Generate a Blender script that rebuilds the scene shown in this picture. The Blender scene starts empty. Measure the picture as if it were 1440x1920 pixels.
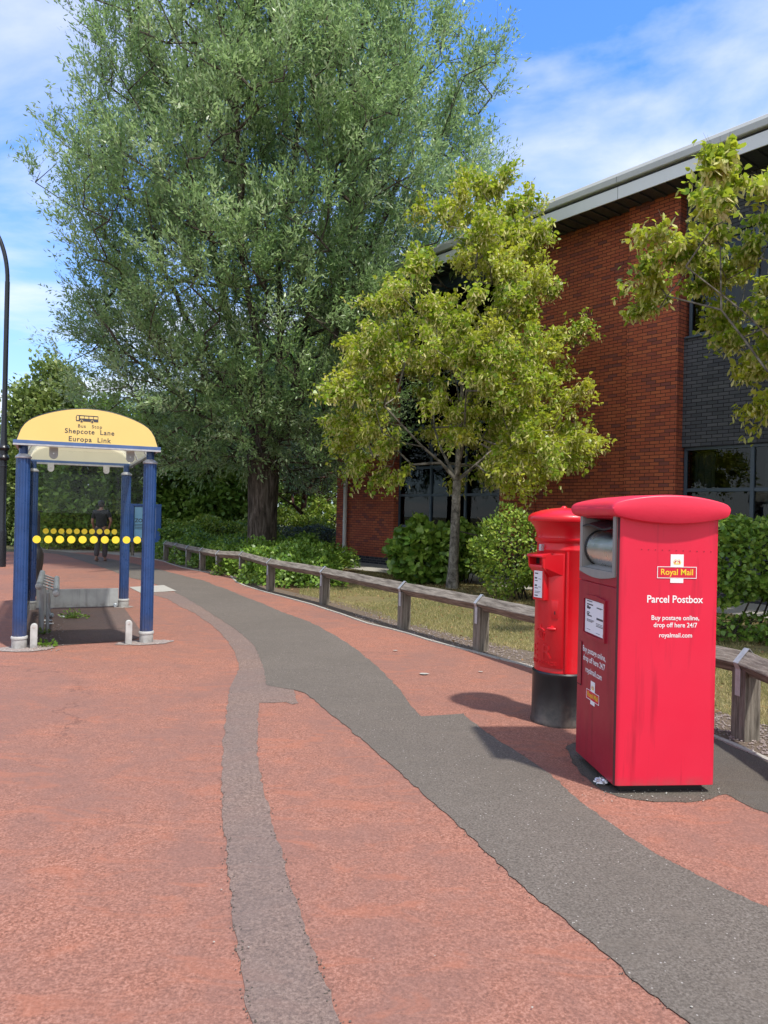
import bpy, bmesh, math, random
import numpy as np
from mathutils import Vector, Matrix
R_ = math.radians
rng = np.random.default_rng(7); random.seed(7)
S = bpy.context.scene; COL = S.collection

# ------------------------------------------------------------------ camera, sky, sun
FOC = 1400.; ROLL = R_(1.25); PITCH = R_(.2); EYE = 1.55
_F = Vector((0, math.cos(PITCH), math.sin(PITCH))); _U0 = Vector((0, -math.sin(PITCH), math.cos(PITCH))); _R0 = Vector((1, 0, 0))
_R = math.cos(ROLL)*_R0 + math.sin(ROLL)*_U0; _U = -math.sin(ROLL)*_R0 + math.cos(ROLL)*_U0
cd = bpy.data.cameras.new('camera'); cam = bpy.data.objects.new('camera', cd); COL.objects.link(cam)
cd.sensor_fit = 'VERTICAL'; cd.sensor_height = 36; cd.sensor_width = 27; cd.lens = 36*FOC/1920.
cd.clip_start = .05; cd.clip_end = 2000
M3 = Matrix((( _R.x, _U.x, -_F.x), (_R.y, _U.y, -_F.y), (_R.z, _U.z, -_F.z)))
cam.matrix_world = Matrix.Translation((0, 0, EYE)) @ M3.to_4x4()
S.camera = cam
SUN_EL = R_(63); SUN_AZ = Vector((.66, -.75, 0)).normalized()       # horizontal direction towards the sun
sd = bpy.data.lights.new('sun', 'SUN'); sun = bpy.data.objects.new('sun', sd); COL.objects.link(sun)
sd.energy = 2.5; sd.angle = R_(2.2); sd.color = (1, .955, .88)
tosun = Vector((SUN_AZ.x*math.cos(SUN_EL), SUN_AZ.y*math.cos(SUN_EL), math.sin(SUN_EL)))
sun.rotation_euler = tosun.to_track_quat('Z', 'Y').to_euler(); sun.location = (0, 0, 30)
W = bpy.data.worlds.new('World'); S.world = W; W.use_nodes = True
nt = W.node_tree; N = nt.nodes; L = nt.links; N.clear()
sky = N.new('ShaderNodeTexSky'); sky.sky_type = 'NISHITA'; sky.sun_disc = False
sky.sun_elevation = SUN_EL; sky.sun_rotation = math.atan2(SUN_AZ.x, SUN_AZ.y); sky.air_density = 1.35; sky.dust_density = .7; sky.ozone_density = 2.8
tc = N.new('ShaderNodeTexCoord'); sep = N.new('ShaderNodeSeparateXYZ'); L.new(tc.outputs['Generated'], sep.inputs[0])
# clouds: noise over the direction projected on a high flat layer
mx = N.new('ShaderNodeMath'); mx.operation = 'MAXIMUM'; mx.inputs[1].default_value = .0; L.new(sep.outputs['Z'], mx.inputs[0])
ad = N.new('ShaderNodeMath'); ad.operation = 'ADD'; ad.inputs[1].default_value = .16; L.new(mx.outputs[0], ad.inputs[0])
vd = N.new('ShaderNodeVectorMath'); vd.operation = 'DIVIDE'; cmb = N.new('ShaderNodeCombineXYZ')
for i in range(3): L.new(ad.outputs[0], cmb.inputs[i])
L.new(tc.outputs['Generated'], vd.inputs[0]); L.new(cmb.outputs[0], vd.inputs[1])
mp = N.new('ShaderNodeMapping'); mp.inputs['Scale'].default_value = (.9, 1.3, .0); mp.inputs['Rotation'].default_value = (0, 0, R_(25)); mp.inputs['Location'].default_value = (5.3, 2.2, 0); L.new(vd.outputs[0], mp.inputs[0])
n1 = N.new('ShaderNodeTexNoise'); n1.inputs['Scale'].default_value = 1.15; n1.inputs['Detail'].default_value = 9; n1.inputs['Roughness'].default_value = .55; n1.inputs['Distortion'].default_value = .35; L.new(mp.outputs[0], n1.inputs[0])
cr = N.new('ShaderNodeValToRGB'); cr.color_ramp.elements[0].position = .44; cr.color_ramp.elements[0].color = (0, 0, 0, 1); cr.color_ramp.elements[1].position = .66; cr.color_ramp.elements[1].color = (1, 1, 1, 1); L.new(n1.outputs['Fac'], cr.inputs[0])
hz = N.new('ShaderNodeMapRange'); hz.inputs['From Min'].default_value = .0; hz.inputs['From Max'].default_value = .45; hz.inputs['To Min'].default_value = .65; hz.inputs['To Max'].default_value = 0; L.new(sep.outputs['Z'], hz.inputs['Value'])
am = N.new('ShaderNodeMath'); am.operation = 'ADD'; am.use_clamp = True
hm = N.new('ShaderNodeMath'); hm.operation = 'MULTIPLY'; hm.inputs[1].default_value = .7; L.new(hz.outputs[0], hm.inputs[0])
bk = N.new('ShaderNodeMapRange'); bk.inputs['From Min'].default_value = .15; bk.inputs['From Max'].default_value = -.5; bk.inputs['To Min'].default_value = 0; bk.inputs['To Max'].default_value = .9; L.new(sep.outputs['Y'], bk.inputs['Value'])   # unseen cloud bank behind the camera, added as fill light for camera-facing surfaces
a2 = N.new('ShaderNodeMath'); a2.operation = 'ADD'; L.new(hm.outputs[0], a2.inputs[0]); L.new(bk.outputs[0], a2.inputs[1])
L.new(cr.outputs[0], am.inputs[0]); L.new(a2.outputs[0], am.inputs[1])
cf = N.new('ShaderNodeMath'); cf.operation = 'MULTIPLY'; cf.inputs[1].default_value = .85; L.new(am.outputs[0], cf.inputs[0])
tint = N.new('ShaderNodeMix'); tint.data_type = 'RGBA'; tint.blend_type = 'MULTIPLY'; tint.inputs['Factor'].default_value = 1; tint.inputs['B'].default_value = (.36, .60, 1.0, 1); L.new(sky.outputs[0], tint.inputs['A'])
mix = N.new('ShaderNodeMix'); mix.data_type = 'RGBA'; mix.inputs['B'].default_value = (3.7, 3.8, 3.95, 1)
L.new(cf.outputs[0], mix.inputs['Factor']); L.new(tint.outputs['Result'], mix.inputs['A'])
bg = N.new('ShaderNodeBackground'); bg.inputs['Strength'].default_value = .15; L.new(mix.outputs['Result'], bg.inputs['Color'])
wo = N.new('ShaderNodeOutputWorld'); L.new(bg.outputs[0], wo.inputs[0])
S.view_settings.view_transform = 'Standard'; S.view_settings.look = 'None'; S.view_settings.gamma = 1; S.view_settings.exposure = 1.02
S.view_settings.use_curve_mapping = False
S.render.resolution_x = 768; S.render.resolution_y = 1024
S.render.engine = 'CYCLES'
S.cycles.transparent_max_bounces = 12; S.cycles.max_bounces = 6; S.cycles.diffuse_bounces = 3

def ray(px, py): return _F + (px-720)/FOC*_R + (960-py)/FOC*_U
def P(px, py, z=0.):                       # photo pixel -> point on the horizontal plane z
    v = ray(px, py); t = (z-EYE)/v.z; return Vector((v.x*t, v.y*t, z))

# ------------------------------------------------------------------ object helpers
def link(o, parent=None):
    COL.objects.link(o)
    if parent is not None: o.parent = parent
    return o
def tag(o, label=None, cat=None, group=None, kind=None):
    if label: o['label'] = label
    if cat: o['category'] = cat
    if group: o['group'] = group
    if kind: o['kind'] = kind
    return o
def thing(name, label, cat, loc=(0, 0, 0), rz=0, group=None, kind=None):
    o = bpy.data.objects.new(name, None); o.empty_display_size = .1; o.location = loc; o.rotation_euler = (0, 0, rz); link(o)
    return tag(o, label, cat, group, kind)
def copy_tree(o, parent=None):
    c = o.copy(); link(c, parent)
    for ch in list(o.children): copy_tree(ch, c)
    return c

class MB:
    def __init__(s): s.v = []; s.f = []; s.m = []; s.sm = []
    def add(s, vs, fs, mi=0, smooth=False):
        o = len(s.v); s.v += [tuple(x) for x in vs]
        for f in fs: s.f.append([i+o for i in f]); s.m.append(mi); s.sm.append(smooth)
        return s
    def box(s, x0, x1, y0, y1, z0, z1, mi=0, bev=0):
        if bev > 0:
            bm = bmesh.new(); bmesh.ops.create_cube(bm, size=1)
            for v in bm.verts: v.co = ((x0+x1)/2+v.co.x*(x1-x0), (y0+y1)/2+v.co.y*(y1-y0), (z0+z1)/2+v.co.z*(z1-z0))
            bmesh.ops.bevel(bm, geom=bm.edges[:], offset=bev, segments=3, affect='EDGES', profile=.6)
            bm.verts.index_update(); s.add([v.co for v in bm.verts], [[v.index for v in f.verts] for f in bm.faces], mi, True); bm.free(); return s
        vs = [(x, y, z) for z in (z0, z1) for y in (y0, y1) for x in (x0, x1)]
        return s.add(vs, [(0, 2, 3, 1), (4, 5, 7, 6), (0, 1, 5, 4), (2, 6, 7, 3), (0, 4, 6, 2), (1, 3, 7, 5)], mi)
    def tube(s, pts, rad, n=12, mi=0, caps=True, smooth=True):
        pts = [Vector(p) for p in pts]; m = len(pts)
        if not hasattr(rad, '__len__'): rad = [rad]*m
        vs = []; ref = None
        for i, p in enumerate(pts):
            d = ((pts[min(i+1, m-1)]-pts[max(i-1, 0)])).normalized()
            if ref is None: ref = d.orthogonal().normalized()
            a = (ref - d*ref.dot(d)).normalized(); b = d.cross(a); ref = a
            for k in range(n):
                t = 2*math.pi*k/n; vs.append(p + rad[i]*(math.cos(t)*a+math.sin(t)*b))
        fs = [(i*n+k, i*n+(k+1) % n, (i+1)*n+(k+1) % n, (i+1)*n+k) for i in range(m-1) for k in range(n)]
        s.add(vs, fs, mi, smooth)
        if caps:
            o = len(s.v)-len(vs)
            s.f.append([o+k for k in reversed(range(n))]); s.m.append(mi); s.sm.append(False)
            s.f.append([o+(m-1)*n+k for k in range(n)]); s.m.append(mi); s.sm.append(False)
        return s
    def lathe(s, prof, n=32, c=(0, 0, 0), mi=0, smooth=True, flute=0, nfl=12):
        vs = []
        for (r, z) in prof:
            for k in range(n):
                t = 2*math.pi*k/n; rr = r*(1-flute*abs(math.cos(t*nfl/2))**6) if flute else r
                vs.append((c[0]+rr*math.cos(t), c[1]+rr*math.sin(t), c[2]+z))
        m = len(prof)
        fs = [(i*n+k, i*n+(k+1) % n, (i+1)*n+(k+1) % n, (i+1)*n+k) for i in range(m-1) for k in range(n)]
        o = len(s.v); s.add(vs, fs, mi, smooth)
        s.f.append([o+k for k in reversed(range(n))]); s.m.append(mi); s.sm.append(False)
        s.f.append([o+(m-1)*n+k for k in range(n)]); s.m.append(mi); s.sm.append(False)
        return s
    def prism(s, poly, axis, a0, a1, mi=0, smooth=False):
        """poly: 2D outline; axis 'y': poly=(x,z) extruded y a0..a1; 'x': (y,z); 'z': (x,y)"""
        def mk(p, a): return {'y': (p[0], a, p[1]), 'x': (a, p[0], p[1]), 'z': (p[0], p[1], a)}[axis]
        n = len(poly); vs = [mk(p, a0) for p in poly]+[mk(p, a1) for p in poly]
        s.add(vs, [(i, (i+1) % n, n+(i+1) % n, n+i) for i in range(n)], mi, smooth)
        o = len(s.v)-2*n
        s.f.append([o+i for i in reversed(range(n))]); s.m.append(mi); s.sm.append(False)
        s.f.append([o+n+i for i in range(n)]); s.m.append(mi); s.sm.append(False)
        return s
    def build(s, name, mats, parent=None, loc=None, rot=None, bevel=0, seg=2, auto=True):
        me = bpy.data.meshes.new(name); me.from_pydata(s.v, [], s.f)
        if not isinstance(mats, (list, tuple)): mats = [mats]
        for m in mats: me.materials.append(m)
        me.polygons.foreach_set('material_index', s.m); me.polygons.foreach_set('use_smooth', s.sm)
        bm = bmesh.new(); bm.from_mesh(me); bmesh.ops.recalc_face_normals(bm, faces=bm.faces)
        if bevel:
            es = [e for e in bm.edges if len(e.link_faces) == 2 and e.calc_face_angle(0) > R_(35)]
            r = bmesh.ops.bevel(bm, geom=es, offset=bevel, segments=seg, affect='EDGES', profile=.6, clamp_overlap=True)
            for f in r['faces']: f.smooth = True
        if auto:
            for e in bm.edges:
                if len(e.link_faces) == 2 and e.calc_face_angle(0) > R_(38): e.smooth = False
        bm.to_mesh(me); bm.free(); me.update()
        o = bpy.data.objects.new(name, me); link(o, parent)
        if loc is not None: o.location = loc
        if rot is not None: o.rotation_euler = rot
        return o

def fast_mesh(name, V, nper, mats, parent=None, rnd=None, smooth=False):
    """V (n, nper, 3) : n separate polygons"""
    n = V.shape[0]; me = bpy.data.meshes.new(name)
    me.vertices.add(n*nper); me.vertices.foreach_set('co', V.reshape(-1).astype(np.float32))
    me.loops.add(n*nper); me.loops.foreach_set('vertex_index', np.arange(n*nper, dtype=np.int32))
    me.polygons.add(n); me.polygons.foreach_set('loop_start', np.arange(0, n*nper, nper, dtype=np.int32)); me.polygons.foreach_set('loop_total', np.full(n, nper, np.int32))
    if rnd is not None:
        a = me.attributes.new('rnd', 'FLOAT', 'FACE'); a.data.foreach_set('value', rnd.astype(np.float32))
    me.materials.append(mats); me.update(calc_edges=True)
    o = bpy.data.objects.new(name, me); link(o, parent); return o

# ------------------------------------------------------------------ materials
MT = {}
class NB:
    def __init__(s, name):
        s.m = bpy.data.materials.new(name); s.m.use_nodes = True; s.t = s.m.node_tree; s.n = s.t.nodes; s.l = s.t.links
        s.b = s.n['Principled BSDF']; s.o = s.n['Material Output']; s.c = s.n.new('ShaderNodeTexCoord').outputs['Object']
    def noise(s, scale, detail=4, rough=.55, vec=None, stretch=None, dist=0):
        x = s.n.new('ShaderNodeTexNoise'); x.inputs['Scale'].default_value = scale; x.inputs['Detail'].default_value = detail; x.inputs['Roughness'].default_value = rough; x.inputs['Distortion'].default_value = dist
        v = vec or s.c
        if stretch:
            mp = s.n.new('ShaderNodeMapping'); mp.inputs['Scale'].default_value = stretch; s.l.new(v, mp.inputs[0]); v = mp.outputs[0]
        s.l.new(v, x.inputs['Vector']); return x.outputs['Fac']
    def vor(s, scale, feature='F1', out='Distance', vec=None):
        x = s.n.new('ShaderNodeTexVoronoi'); x.feature = feature; x.inputs['Scale'].default_value = scale; s.l.new(vec or s.c, x.inputs['Vector']); return x.outputs[out]
    def ramp(s, fac, stops, interp='LINEAR'):
        x = s.n.new('ShaderNodeValToRGB'); cr = x.color_ramp; cr.interpolation = interp
        while len(cr.elements) < len(stops): cr.elements.new(.5)
        for e, (p, c) in zip(cr.elements, stops):
            e.position = p; e.color = (c, c, c, 1) if not hasattr(c, '__len__') else (*c, 1)
        s.l.new(fac, x.inputs[0]); return x.outputs[0]
    def mix(s, fac, a, b, mode='MIX'):
        x = s.n.new('ShaderNodeMix'); x.data_type = 'RGBA'; x.blend_type = mode
        for sock, v in (('Factor', fac), ('A', a), ('B', b)):
            if hasattr(v, 'links') or isinstance(v, bpy.types.NodeSocket): s.l.new(v, x.inputs[sock])
            elif sock == 'Factor': x.inputs[sock].default_value = v
            else: x.inputs[sock].default_value = (*v, 1)
        return x.outputs['Result']
    def math(s, op, a, b=None, clamp=False):
        x = s.n.new('ShaderNodeMath'); x.operation = op; x.use_clamp = clamp
        for i, v in enumerate((a, b)):
            if v is None: continue
            if isinstance(v, bpy.types.NodeSocket): s.l.new(v, x.inputs[i])
            else: x.inputs[i].default_value = v
        return x.outputs[0]
    def bump(s, h, dist=.01, strength=1, normal=None):
        x = s.n.new('ShaderNodeBump'); x.inputs['Distance'].default_value = dist; x.inputs['Strength'].default_value = strength; s.l.new(h, x.inputs['Height'])
        if normal: s.l.new(normal, x.inputs['Normal'])
        s.l.new(x.outputs[0], s.b.inputs['Normal']); return x.outputs[0]
    def col(s, c):
        if isinstance(c, bpy.types.NodeSocket): s.l.new(c, s.b.inputs['Base Color'])
        else: s.b.inputs['Base Color'].default_value = (*c, 1)
    def set(s, rough=None, metal=None, spec=None, coat=None):
        for k, v in (('Roughness', rough), ('Metallic', metal), ('Specular IOR Level', spec), ('Coat Weight', coat)):
            if v is None: continue
            if isinstance(v, bpy.types.NodeSocket): s.l.new(v, s.b.inputs[k])
            else: s.b.inputs[k].default_value = v
def paint(name, c, rough=.4, metal=0, var=.12, scale=6, bump=.0006, streak=False, dirt=None):
    b = NB(name); n = b.noise(scale, 5)
    a = tuple(x*(1-var) for x in c); d = tuple(min(1, x*(1+var)) for x in c)
    out = b.ramp(n, [(.3, a), (.7, d)])
    if streak:
        k = b.noise(9, 4, .6, stretch=(1.6, 1.6, .12)); out = b.mix(b.ramp(k, [(.54, 0), (.72, .5)]), out, tuple(x*.45 for x in c))
    if dirt:
        sp = b.n.new('ShaderNodeSeparateXYZ'); b.l.new(b.c, sp.inputs[0])
        g = b.math('MULTIPLY', b.ramp(sp.outputs['Z'], [(0, 1), (dirt, 0)]), b.ramp(b.noise(14, 5), [(.35, .1), (.65, .8)]))
        out = b.mix(g, out, (.12, .1, .085))
    b.col(out); b.set(b.ramp(b.noise(scale*3, 4), [(.3, rough*.8), (.7, min(1, rough*1.25))]), metal)
    if bump: b.bump(b.noise(scale*12, 3), bump)
    return b.m

def ground_mat(name, stops, mott=None, spk=None, scale=90, bumpd=.004, dark_pits=.5, rough=.95):
    b = NB(name)
    fine = b.noise(scale, 6, .75)
    base = b.ramp(fine, stops)
    if mott:
        m1 = b.noise(.6, 6, .62, dist=.5); m2 = b.noise(3.4, 6, .7, dist=.3)
        f = b.math('ADD', b.math('MULTIPLY', m1, .62), b.math('MULTIPLY', m2, .38))
        base = b.mix(b.ramp(f, [(.41, 0), (.58, mott[1])]), base, mott[0], 'MIX')
        k = b.noise(2.2, 4, .6, stretch=(1, 2.4, 1), dist=1.2)
        base = b.mix(b.ramp(k, [(.54, 0), (.66, .42)]), base, mott[2])
        w = b.noise(11, 6, .75, dist=.8)
        base = b.mix(b.ramp(w, [(.5, 0), (.72, .22)]), base, tuple(x*.55 for x in mott[0]))
    pits = b.ramp(b.noise(scale*.55, 3, .8), [(.62, 0), (.72, dark_pits)])
    base = b.mix(pits, base, tuple(x*.35 for x in stops[0][1]))
    if spk:
        v = b.n.new('ShaderNodeTexVoronoi'); v.inputs['Scale'].default_value = spk[1]; b.l.new(b.c, v.inputs['Vector'])
        sel = b.math('GREATER_THAN', v.outputs['Color'], spk[3]); near = b.math('LESS_THAN', v.outputs['Distance'], spk[2])
        base = b.mix(b.math('MULTIPLY', b.math('MULTIPLY', sel, near), .8), base, spk[0])
    if name == 'red_surfacing':
        wv = b.noise(2.0, 5, .7); dv_ = b.n.new('ShaderNodeVectorMath'); dv_.operation = 'MULTIPLY_ADD'; b.l.new(b.c, dv_.inputs[0]); dv_.inputs[1].default_value = (1, 1, 1)
        cxy = b.n.new('ShaderNodeCombineXYZ'); b.l.new(wv, cxy.inputs[0]); b.l.new(b.noise(2.6, 5, .7), cxy.inputs[1]); b.l.new(cxy.outputs[0], dv_.inputs[2])
        ed = b.vor(.33, 'DISTANCE_TO_EDGE', vec=dv_.outputs[0]); gate = b.ramp(b.noise(.45, 3), [(.5, 0), (.58, .5)])
        base = b.mix(b.math('MULTIPLY', b.ramp(ed, [(0, 1), (.006, 0)]), gate), base, (.06, .035, .03))
        sc = b.noise(1.3, 5, .75, stretch=(.35, 3.2, 1), dist=1.8); base = b.mix(b.ramp(sc, [(.6, 0), (.7, .3)]), base, (.46, .19, .115))
    b.col(base); b.set(rough, spec=.25); 
    hgt = b.math('ADD', b.math('MULTIPLY', fine, .7), b.math('MULTIPLY', b.noise(scale*.35, 4, .7), .6))
    b.bump(hgt, bumpd, .9); return b.m

MT['red_surf'] = ground_mat('red_surfacing', [(.36, (.135, .062, .043)), (.5, (.29, .122, .083)), (.64, (.44, .225, .165))], mott=((.205, .112, .092), .68, (.37, .135, .08)), scale=88, bumpd=.0028)
MT['strip'] = ground_mat('worn_brown_strip', [(.36, (.085, .062, .055)), (.5, (.195, .133, .108)), (.64, (.31, .225, .185))], mott=((.155, .12, .11), .5, (.205, .132, .11)), scale=85, spk=((.5, .46, .42), 45, .12, .93))
MT['tarmac'] = ground_mat('dark_tarmac', [(.34, (.065, .054, .045)), (.5, (.135, .114, .096)), (.66, (.215, .187, .162))], spk=((.42, .39, .36), 62, .22, .84), mott=((.108, .093, .078), .45, (.145, .121, .10)), scale=90)
MT['tarmac2'] = ground_mat('grey_tarmac_patch', [(.36, (.045, .038, .029)), (.5, (.105, .09, .072)), (.64, (.175, .153, .126))], mott=((.075, .07, .066), .4, (.11, .1, .09)), scale=130)
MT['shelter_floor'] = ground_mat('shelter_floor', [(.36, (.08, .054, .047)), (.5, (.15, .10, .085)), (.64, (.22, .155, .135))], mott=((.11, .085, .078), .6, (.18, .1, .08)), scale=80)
MT['slab'] = ground_mat('concrete_slab', [(.3, (.27, .25, .22)), (.5, (.36, .34, .3)), (.72, (.46, .44, .4))], scale=60, bumpd=.002, dark_pits=.3)
MT['gravelly'] = ground_mat('gravelly_concrete', [(.3, (.14, .11, .1)), (.5, (.27, .22, .2)), (.72, (.42, .36, .33))], spk=((.55, .5, .45), 30, .25, .7), scale=60, bumpd=.008)
MT['soil'] = ground_mat('stony_soil', [(.3, (.07, .052, .038)), (.5, (.15, .115, .088)), (.72, (.27, .225, .18))], spk=((.5, .46, .4), 26, .22, .82), mott=((.12, .09, .065), .6, (.17, .125, .09)), scale=50, bumpd=.012)
MT['bed'] = ground_mat('leaf_litter_bed', [(.3, (.06, .038, .02)), (.5, (.14, .085, .045)), (.72, (.26, .17, .09))], mott=((.09, .06, .035), .6, (.17, .11, .05)), scale=24, bumpd=.02)
MT['lawn'] = ground_mat('dry_lawn', [(.3, (.09, .07, .03)), (.5, (.18, .145, .065)), (.72, (.3, .24, .12))], mott=((.10, .11, .04), .7, (.22, .16, .08)), scale=26, bumpd=.02)
MT['far'] = ground_mat('far_ground', [(.3, (.06, .07, .03)), (.5, (.10, .11, .05)), (.72, (.16, .15, .08))], mott=((.1, .08, .05), .6, (.12, .14, .05)), scale=6, bumpd=.02)
MT['gravel'] = ground_mat('pale_gravel', [(.3, (.2, .18, .15)), (.5, (.32, .29, .25)), (.72, (.45, .42, .37))], mott=((.26, .23, .2), .5, (.34, .3, .25)), scale=20)

def brick_mat(name, stops, mortar, mfac=.035):
    b = NB(name); sp = b.n.new('ShaderNodeSeparateXYZ'); b.l.new(b.c, sp.inputs[0])
    cx = b.n.new('ShaderNodeCombineXYZ'); b.l.new(b.math('ADD', sp.outputs['X'], sp.outputs['Y']), cx.inputs[0]); b.l.new(sp.outputs['Z'], cx.inputs[1])
    br = b.n.new('ShaderNodeTexBrick'); b.l.new(cx.outputs[0], br.inputs['Vector'])
    br.inputs['Scale'].default_value = 1; br.inputs['Brick Width'].default_value = .225; br.inputs['Row Height'].default_value = .075
    br.inputs['Mortar Size'].default_value = .0075; br.inputs['Mortar Smooth'].default_value = .25; br.offset = .5
    br.inputs['Color1'].default_value = (0, 0, 0, 1); br.inputs['Color2'].default_value = (1, 1, 1, 1); br.inputs['Bias'].default_value = 0
    tone = b.ramp(br.outputs['Color'], stops, 'LINEAR')
    big = b.noise(1.1, 4); tone = b.mix(b.ramp(big, [(.4, 0), (.62, .18)]), tone, tuple(x*.62 for x in stops[len(stops)//2][1]))
    fine = b.noise(70, 5, .7); tone = b.mix(b.ramp(fine, [(.35, .35), (.6, 0)]), tone, tuple(x*.5 for x in stops[1][1]))
    m2 = b.ramp(b.noise(3, 3), [(.45, tuple(x*.6 for x in mortar)), (.65, mortar)])
    b.col(b.mix(br.outputs['Fac'], tone, m2)); b.set(.85, spec=.3)
    h = b.math('ADD', b.math('MULTIPLY', b.math('SUBTRACT', 1, br.outputs['Fac']), 1), b.math('MULTIPLY', fine, .18))
    b.bump(h, .008, 1); return b.m
MT['brick'] = brick_mat('red_brick', [(.0, (.22, .075, .065)), (.13, (.28, .08, .06)), (.24, (.42, .10, .052)), (.5, (.47, .118, .058)), (.75, (.53, .148, .068)), (1, (.38, .092, .054))], (.12, .055, .04))  # dark reddish mortar, darkened further to draw the shadows of the recessed joints
MT['dbrick'] = brick_mat('dark_grey_brick', [(.0, (.06, .066, .078)), (.3, (.075, .082, .096)), (.6, (.09, .097, .11)), (1, (.11, .116, .13))], (.025, .025, .03))
MT['plinth'] = brick_mat('engineering_brick', [(.0, (.03, .032, .04)), (.4, (.045, .045, .055)), (1, (.07, .07, .08))], (.3, .28, .25))

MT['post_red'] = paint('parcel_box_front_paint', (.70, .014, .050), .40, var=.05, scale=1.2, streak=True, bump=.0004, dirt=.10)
MT['shaded_red'] = paint('parcel_box_shaded_red', (.33, .010, .030), .38, var=.06, scale=2, streak=True, bump=.0004)  # the box red darkened, so the left side's shade sits in the colour
MT['cap_red'] = paint('parcel_box_cap_paint', (.72, .024, .062), .42, var=.06, scale=3)
MT['pillar_red'] = paint('glossy_pillar_box_red', (.62, .006, .014), .36, var=.06, scale=3, bump=.0008); 
MT['pillar_red'].node_tree.nodes['Principled BSDF'].inputs['Coat Weight'].default_value = .08
MT['black'] = paint('black_paint', (.012, .012, .014), .35, dirt=.22, scale=5)
MT['black2'] = paint('black_plastic', (.012, .012, .013), .5)
MT['slotgrey'] = paint('grey_moulded_plastic', (.27, .27, .25), .5, var=.06)
MT['steel'] = paint('brushed_steel', (.78, .77, .74), .3, metal=1, var=.05, scale=3)
MT['galv'] = paint('galvanised_steel', (.5, .51, .52), .5, metal=.6, var=.15, scale=20)
MT['rubber'] = paint('dark_seam', (.03, .004, .008), .6)
MT['white'] = paint('white_print', (.82, .82, .82), .5, var=.02)
MT['paper'] = paint('paper_notice', (.78, .8, .84), .4, var=.02)
MT['ink'] = paint('dark_print', (.05, .05, .06), .5)
MT['yellow_print'] = paint('yellow_print', (.85, .62, .03), .5, var=.03)
MT['logo_red'] = paint('logo_red', (.62, .01, .04), .4, var=.03)
MT['blue'] = paint('blue_post_paint', (.022, .062, .185), .3, var=.2, scale=5, streak=True, dirt=.35)
MT['bluetrim'] = paint('blue_trim', (.07, .13, .29), .4)
MT['collar'] = paint('pale_grey_collar', (.5, .5, .48), .55, dirt=.16, scale=12)
MT['signyellow'] = paint('yellow_sign_panel', (.80, .58, .19), .35, var=.03, scale=2)
MT['creamboard'] = paint('cream_board', (.72, .68, .5), .5, var=.03)
MT['dot'] = paint('yellow_dot', (.88, .66, .04), .5, var=.02)
MT['greymetal'] = paint('grey_painted_metal', (.36, .37, .37), .5, streak=True, dirt=.12, scale=8)
MT['frame'] = paint('blue_grey_window_frame', (.05, .075, .105), .35, var=.06)
MT['fascia'] = paint('pale_grey_fascia', (.70, .73, .74), .4, var=.04, scale=1.5)
MT['fascia2'] = paint('grey_gutter', (.46, .475, .46), .45, var=.05, scale=1.5)
MT['soffit'] = paint('dark_grey_soffit', (.055, .062, .075), .5)
MT['pipe'] = paint('white_drainpipe', (.68, .68, .65), .4)
MT['lampblack'] = paint('black_lamp_post_paint', (.014, .016, .022), .3)
MT['boardblue'] = paint('noticeboard_blue', (.012, .10, .36), .35)
MT['poster'] = paint('light_blue_poster', (.27, .58, .82), .35, var=.06, scale=4)
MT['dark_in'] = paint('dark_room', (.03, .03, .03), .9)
MT['blind'] = paint('grey_green_blind', (.19, .22, .2), .8, var=.1, scale=14)
MT['skin'] = paint('skin', (.30, .15, .095), .55, var=.06)
MT['hair'] = paint('black_hair', (.012, .01, .01), .6)
MT['shirt'] = paint('dark_shirt', (.014, .015, .019), .9, var=.2, scale=12)
MT['trouser'] = paint('dark_trousers', (.035, .037, .045), .9, var=.15, scale=10)
MT['shoe'] = paint('tan_shoe', (.24, .13, .1), .7)
MT['carpaint'] = paint('silver_car_paint', (.28, .3, .32), .25, metal=.4)
MT['tyre'] = paint('tyre', (.02, .02, .02), .8)
MT['foil'] = paint('crumpled_foil', (.72, .73, .76), .3, metal=.5, var=.2, scale=30)
MT['can'] = paint('drink_can', (.55, .6, .65), .3, metal=.6, var=.2, scale=25)

def wood_mat(name, a, b_, st=(2, 2, 30)):
    b = NB(name); n = b.noise(3, 7, .7, stretch=st); k = b.noise(1.2, 6, .6, stretch=(st[0]*4, st[1]*4, st[2]*.2), dist=.5)
    col = b.ramp(n, [(.3, tuple(x*.35 for x in a)), (.45, a), (.7, b_)]); col = b.mix(b.ramp(k, [(.5, 0), (.7, .5)]), col, tuple(x*.5 for x in a))
    b.col(col); b.set(.9, spec=.2); b.bump(n, .008, 1); return b.m
MT['wood_rail'] = wood_mat('weathered_rail_wood', (.17, .145, .12), (.36, .32, .27), (1.2, 14, 14))
MT['wood_post'] = wood_mat('weathered_post_wood', (.15, .13, .105), (.31, .275, .225), (14, 14, 1.2))
def bark_mat(name, a, b_, st=(7, 7, 1.1), d=.04):
    b = NB(name); n = b.noise(1.6, 8, .68, stretch=st, dist=.6)
    b.col(b.ramp(n, [(.36, tuple(x*.3 for x in a)), (.5, a), (.66, b_)])); b.set(.95, spec=.15); b.bump(n, d, 1); return b.m
MT['bark'] = bark_mat('furrowed_willow_bark', (.085, .068, .055), (.2, .165, .14))
MT['bark2'] = bark_mat('smooth_grey_bark', (.17, .155, .13), (.31, .29, .25), (5, 5, 5), .008)
MT['bark3'] = bark_mat('dark_branch_bark', (.05, .042, .034), (.11, .095, .08), (6, 6, 2), .02)
MT['bark4'] = bark_mat('reddish_pine_bark', (.1, .055, .045), (.2, .11, .09))
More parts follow.
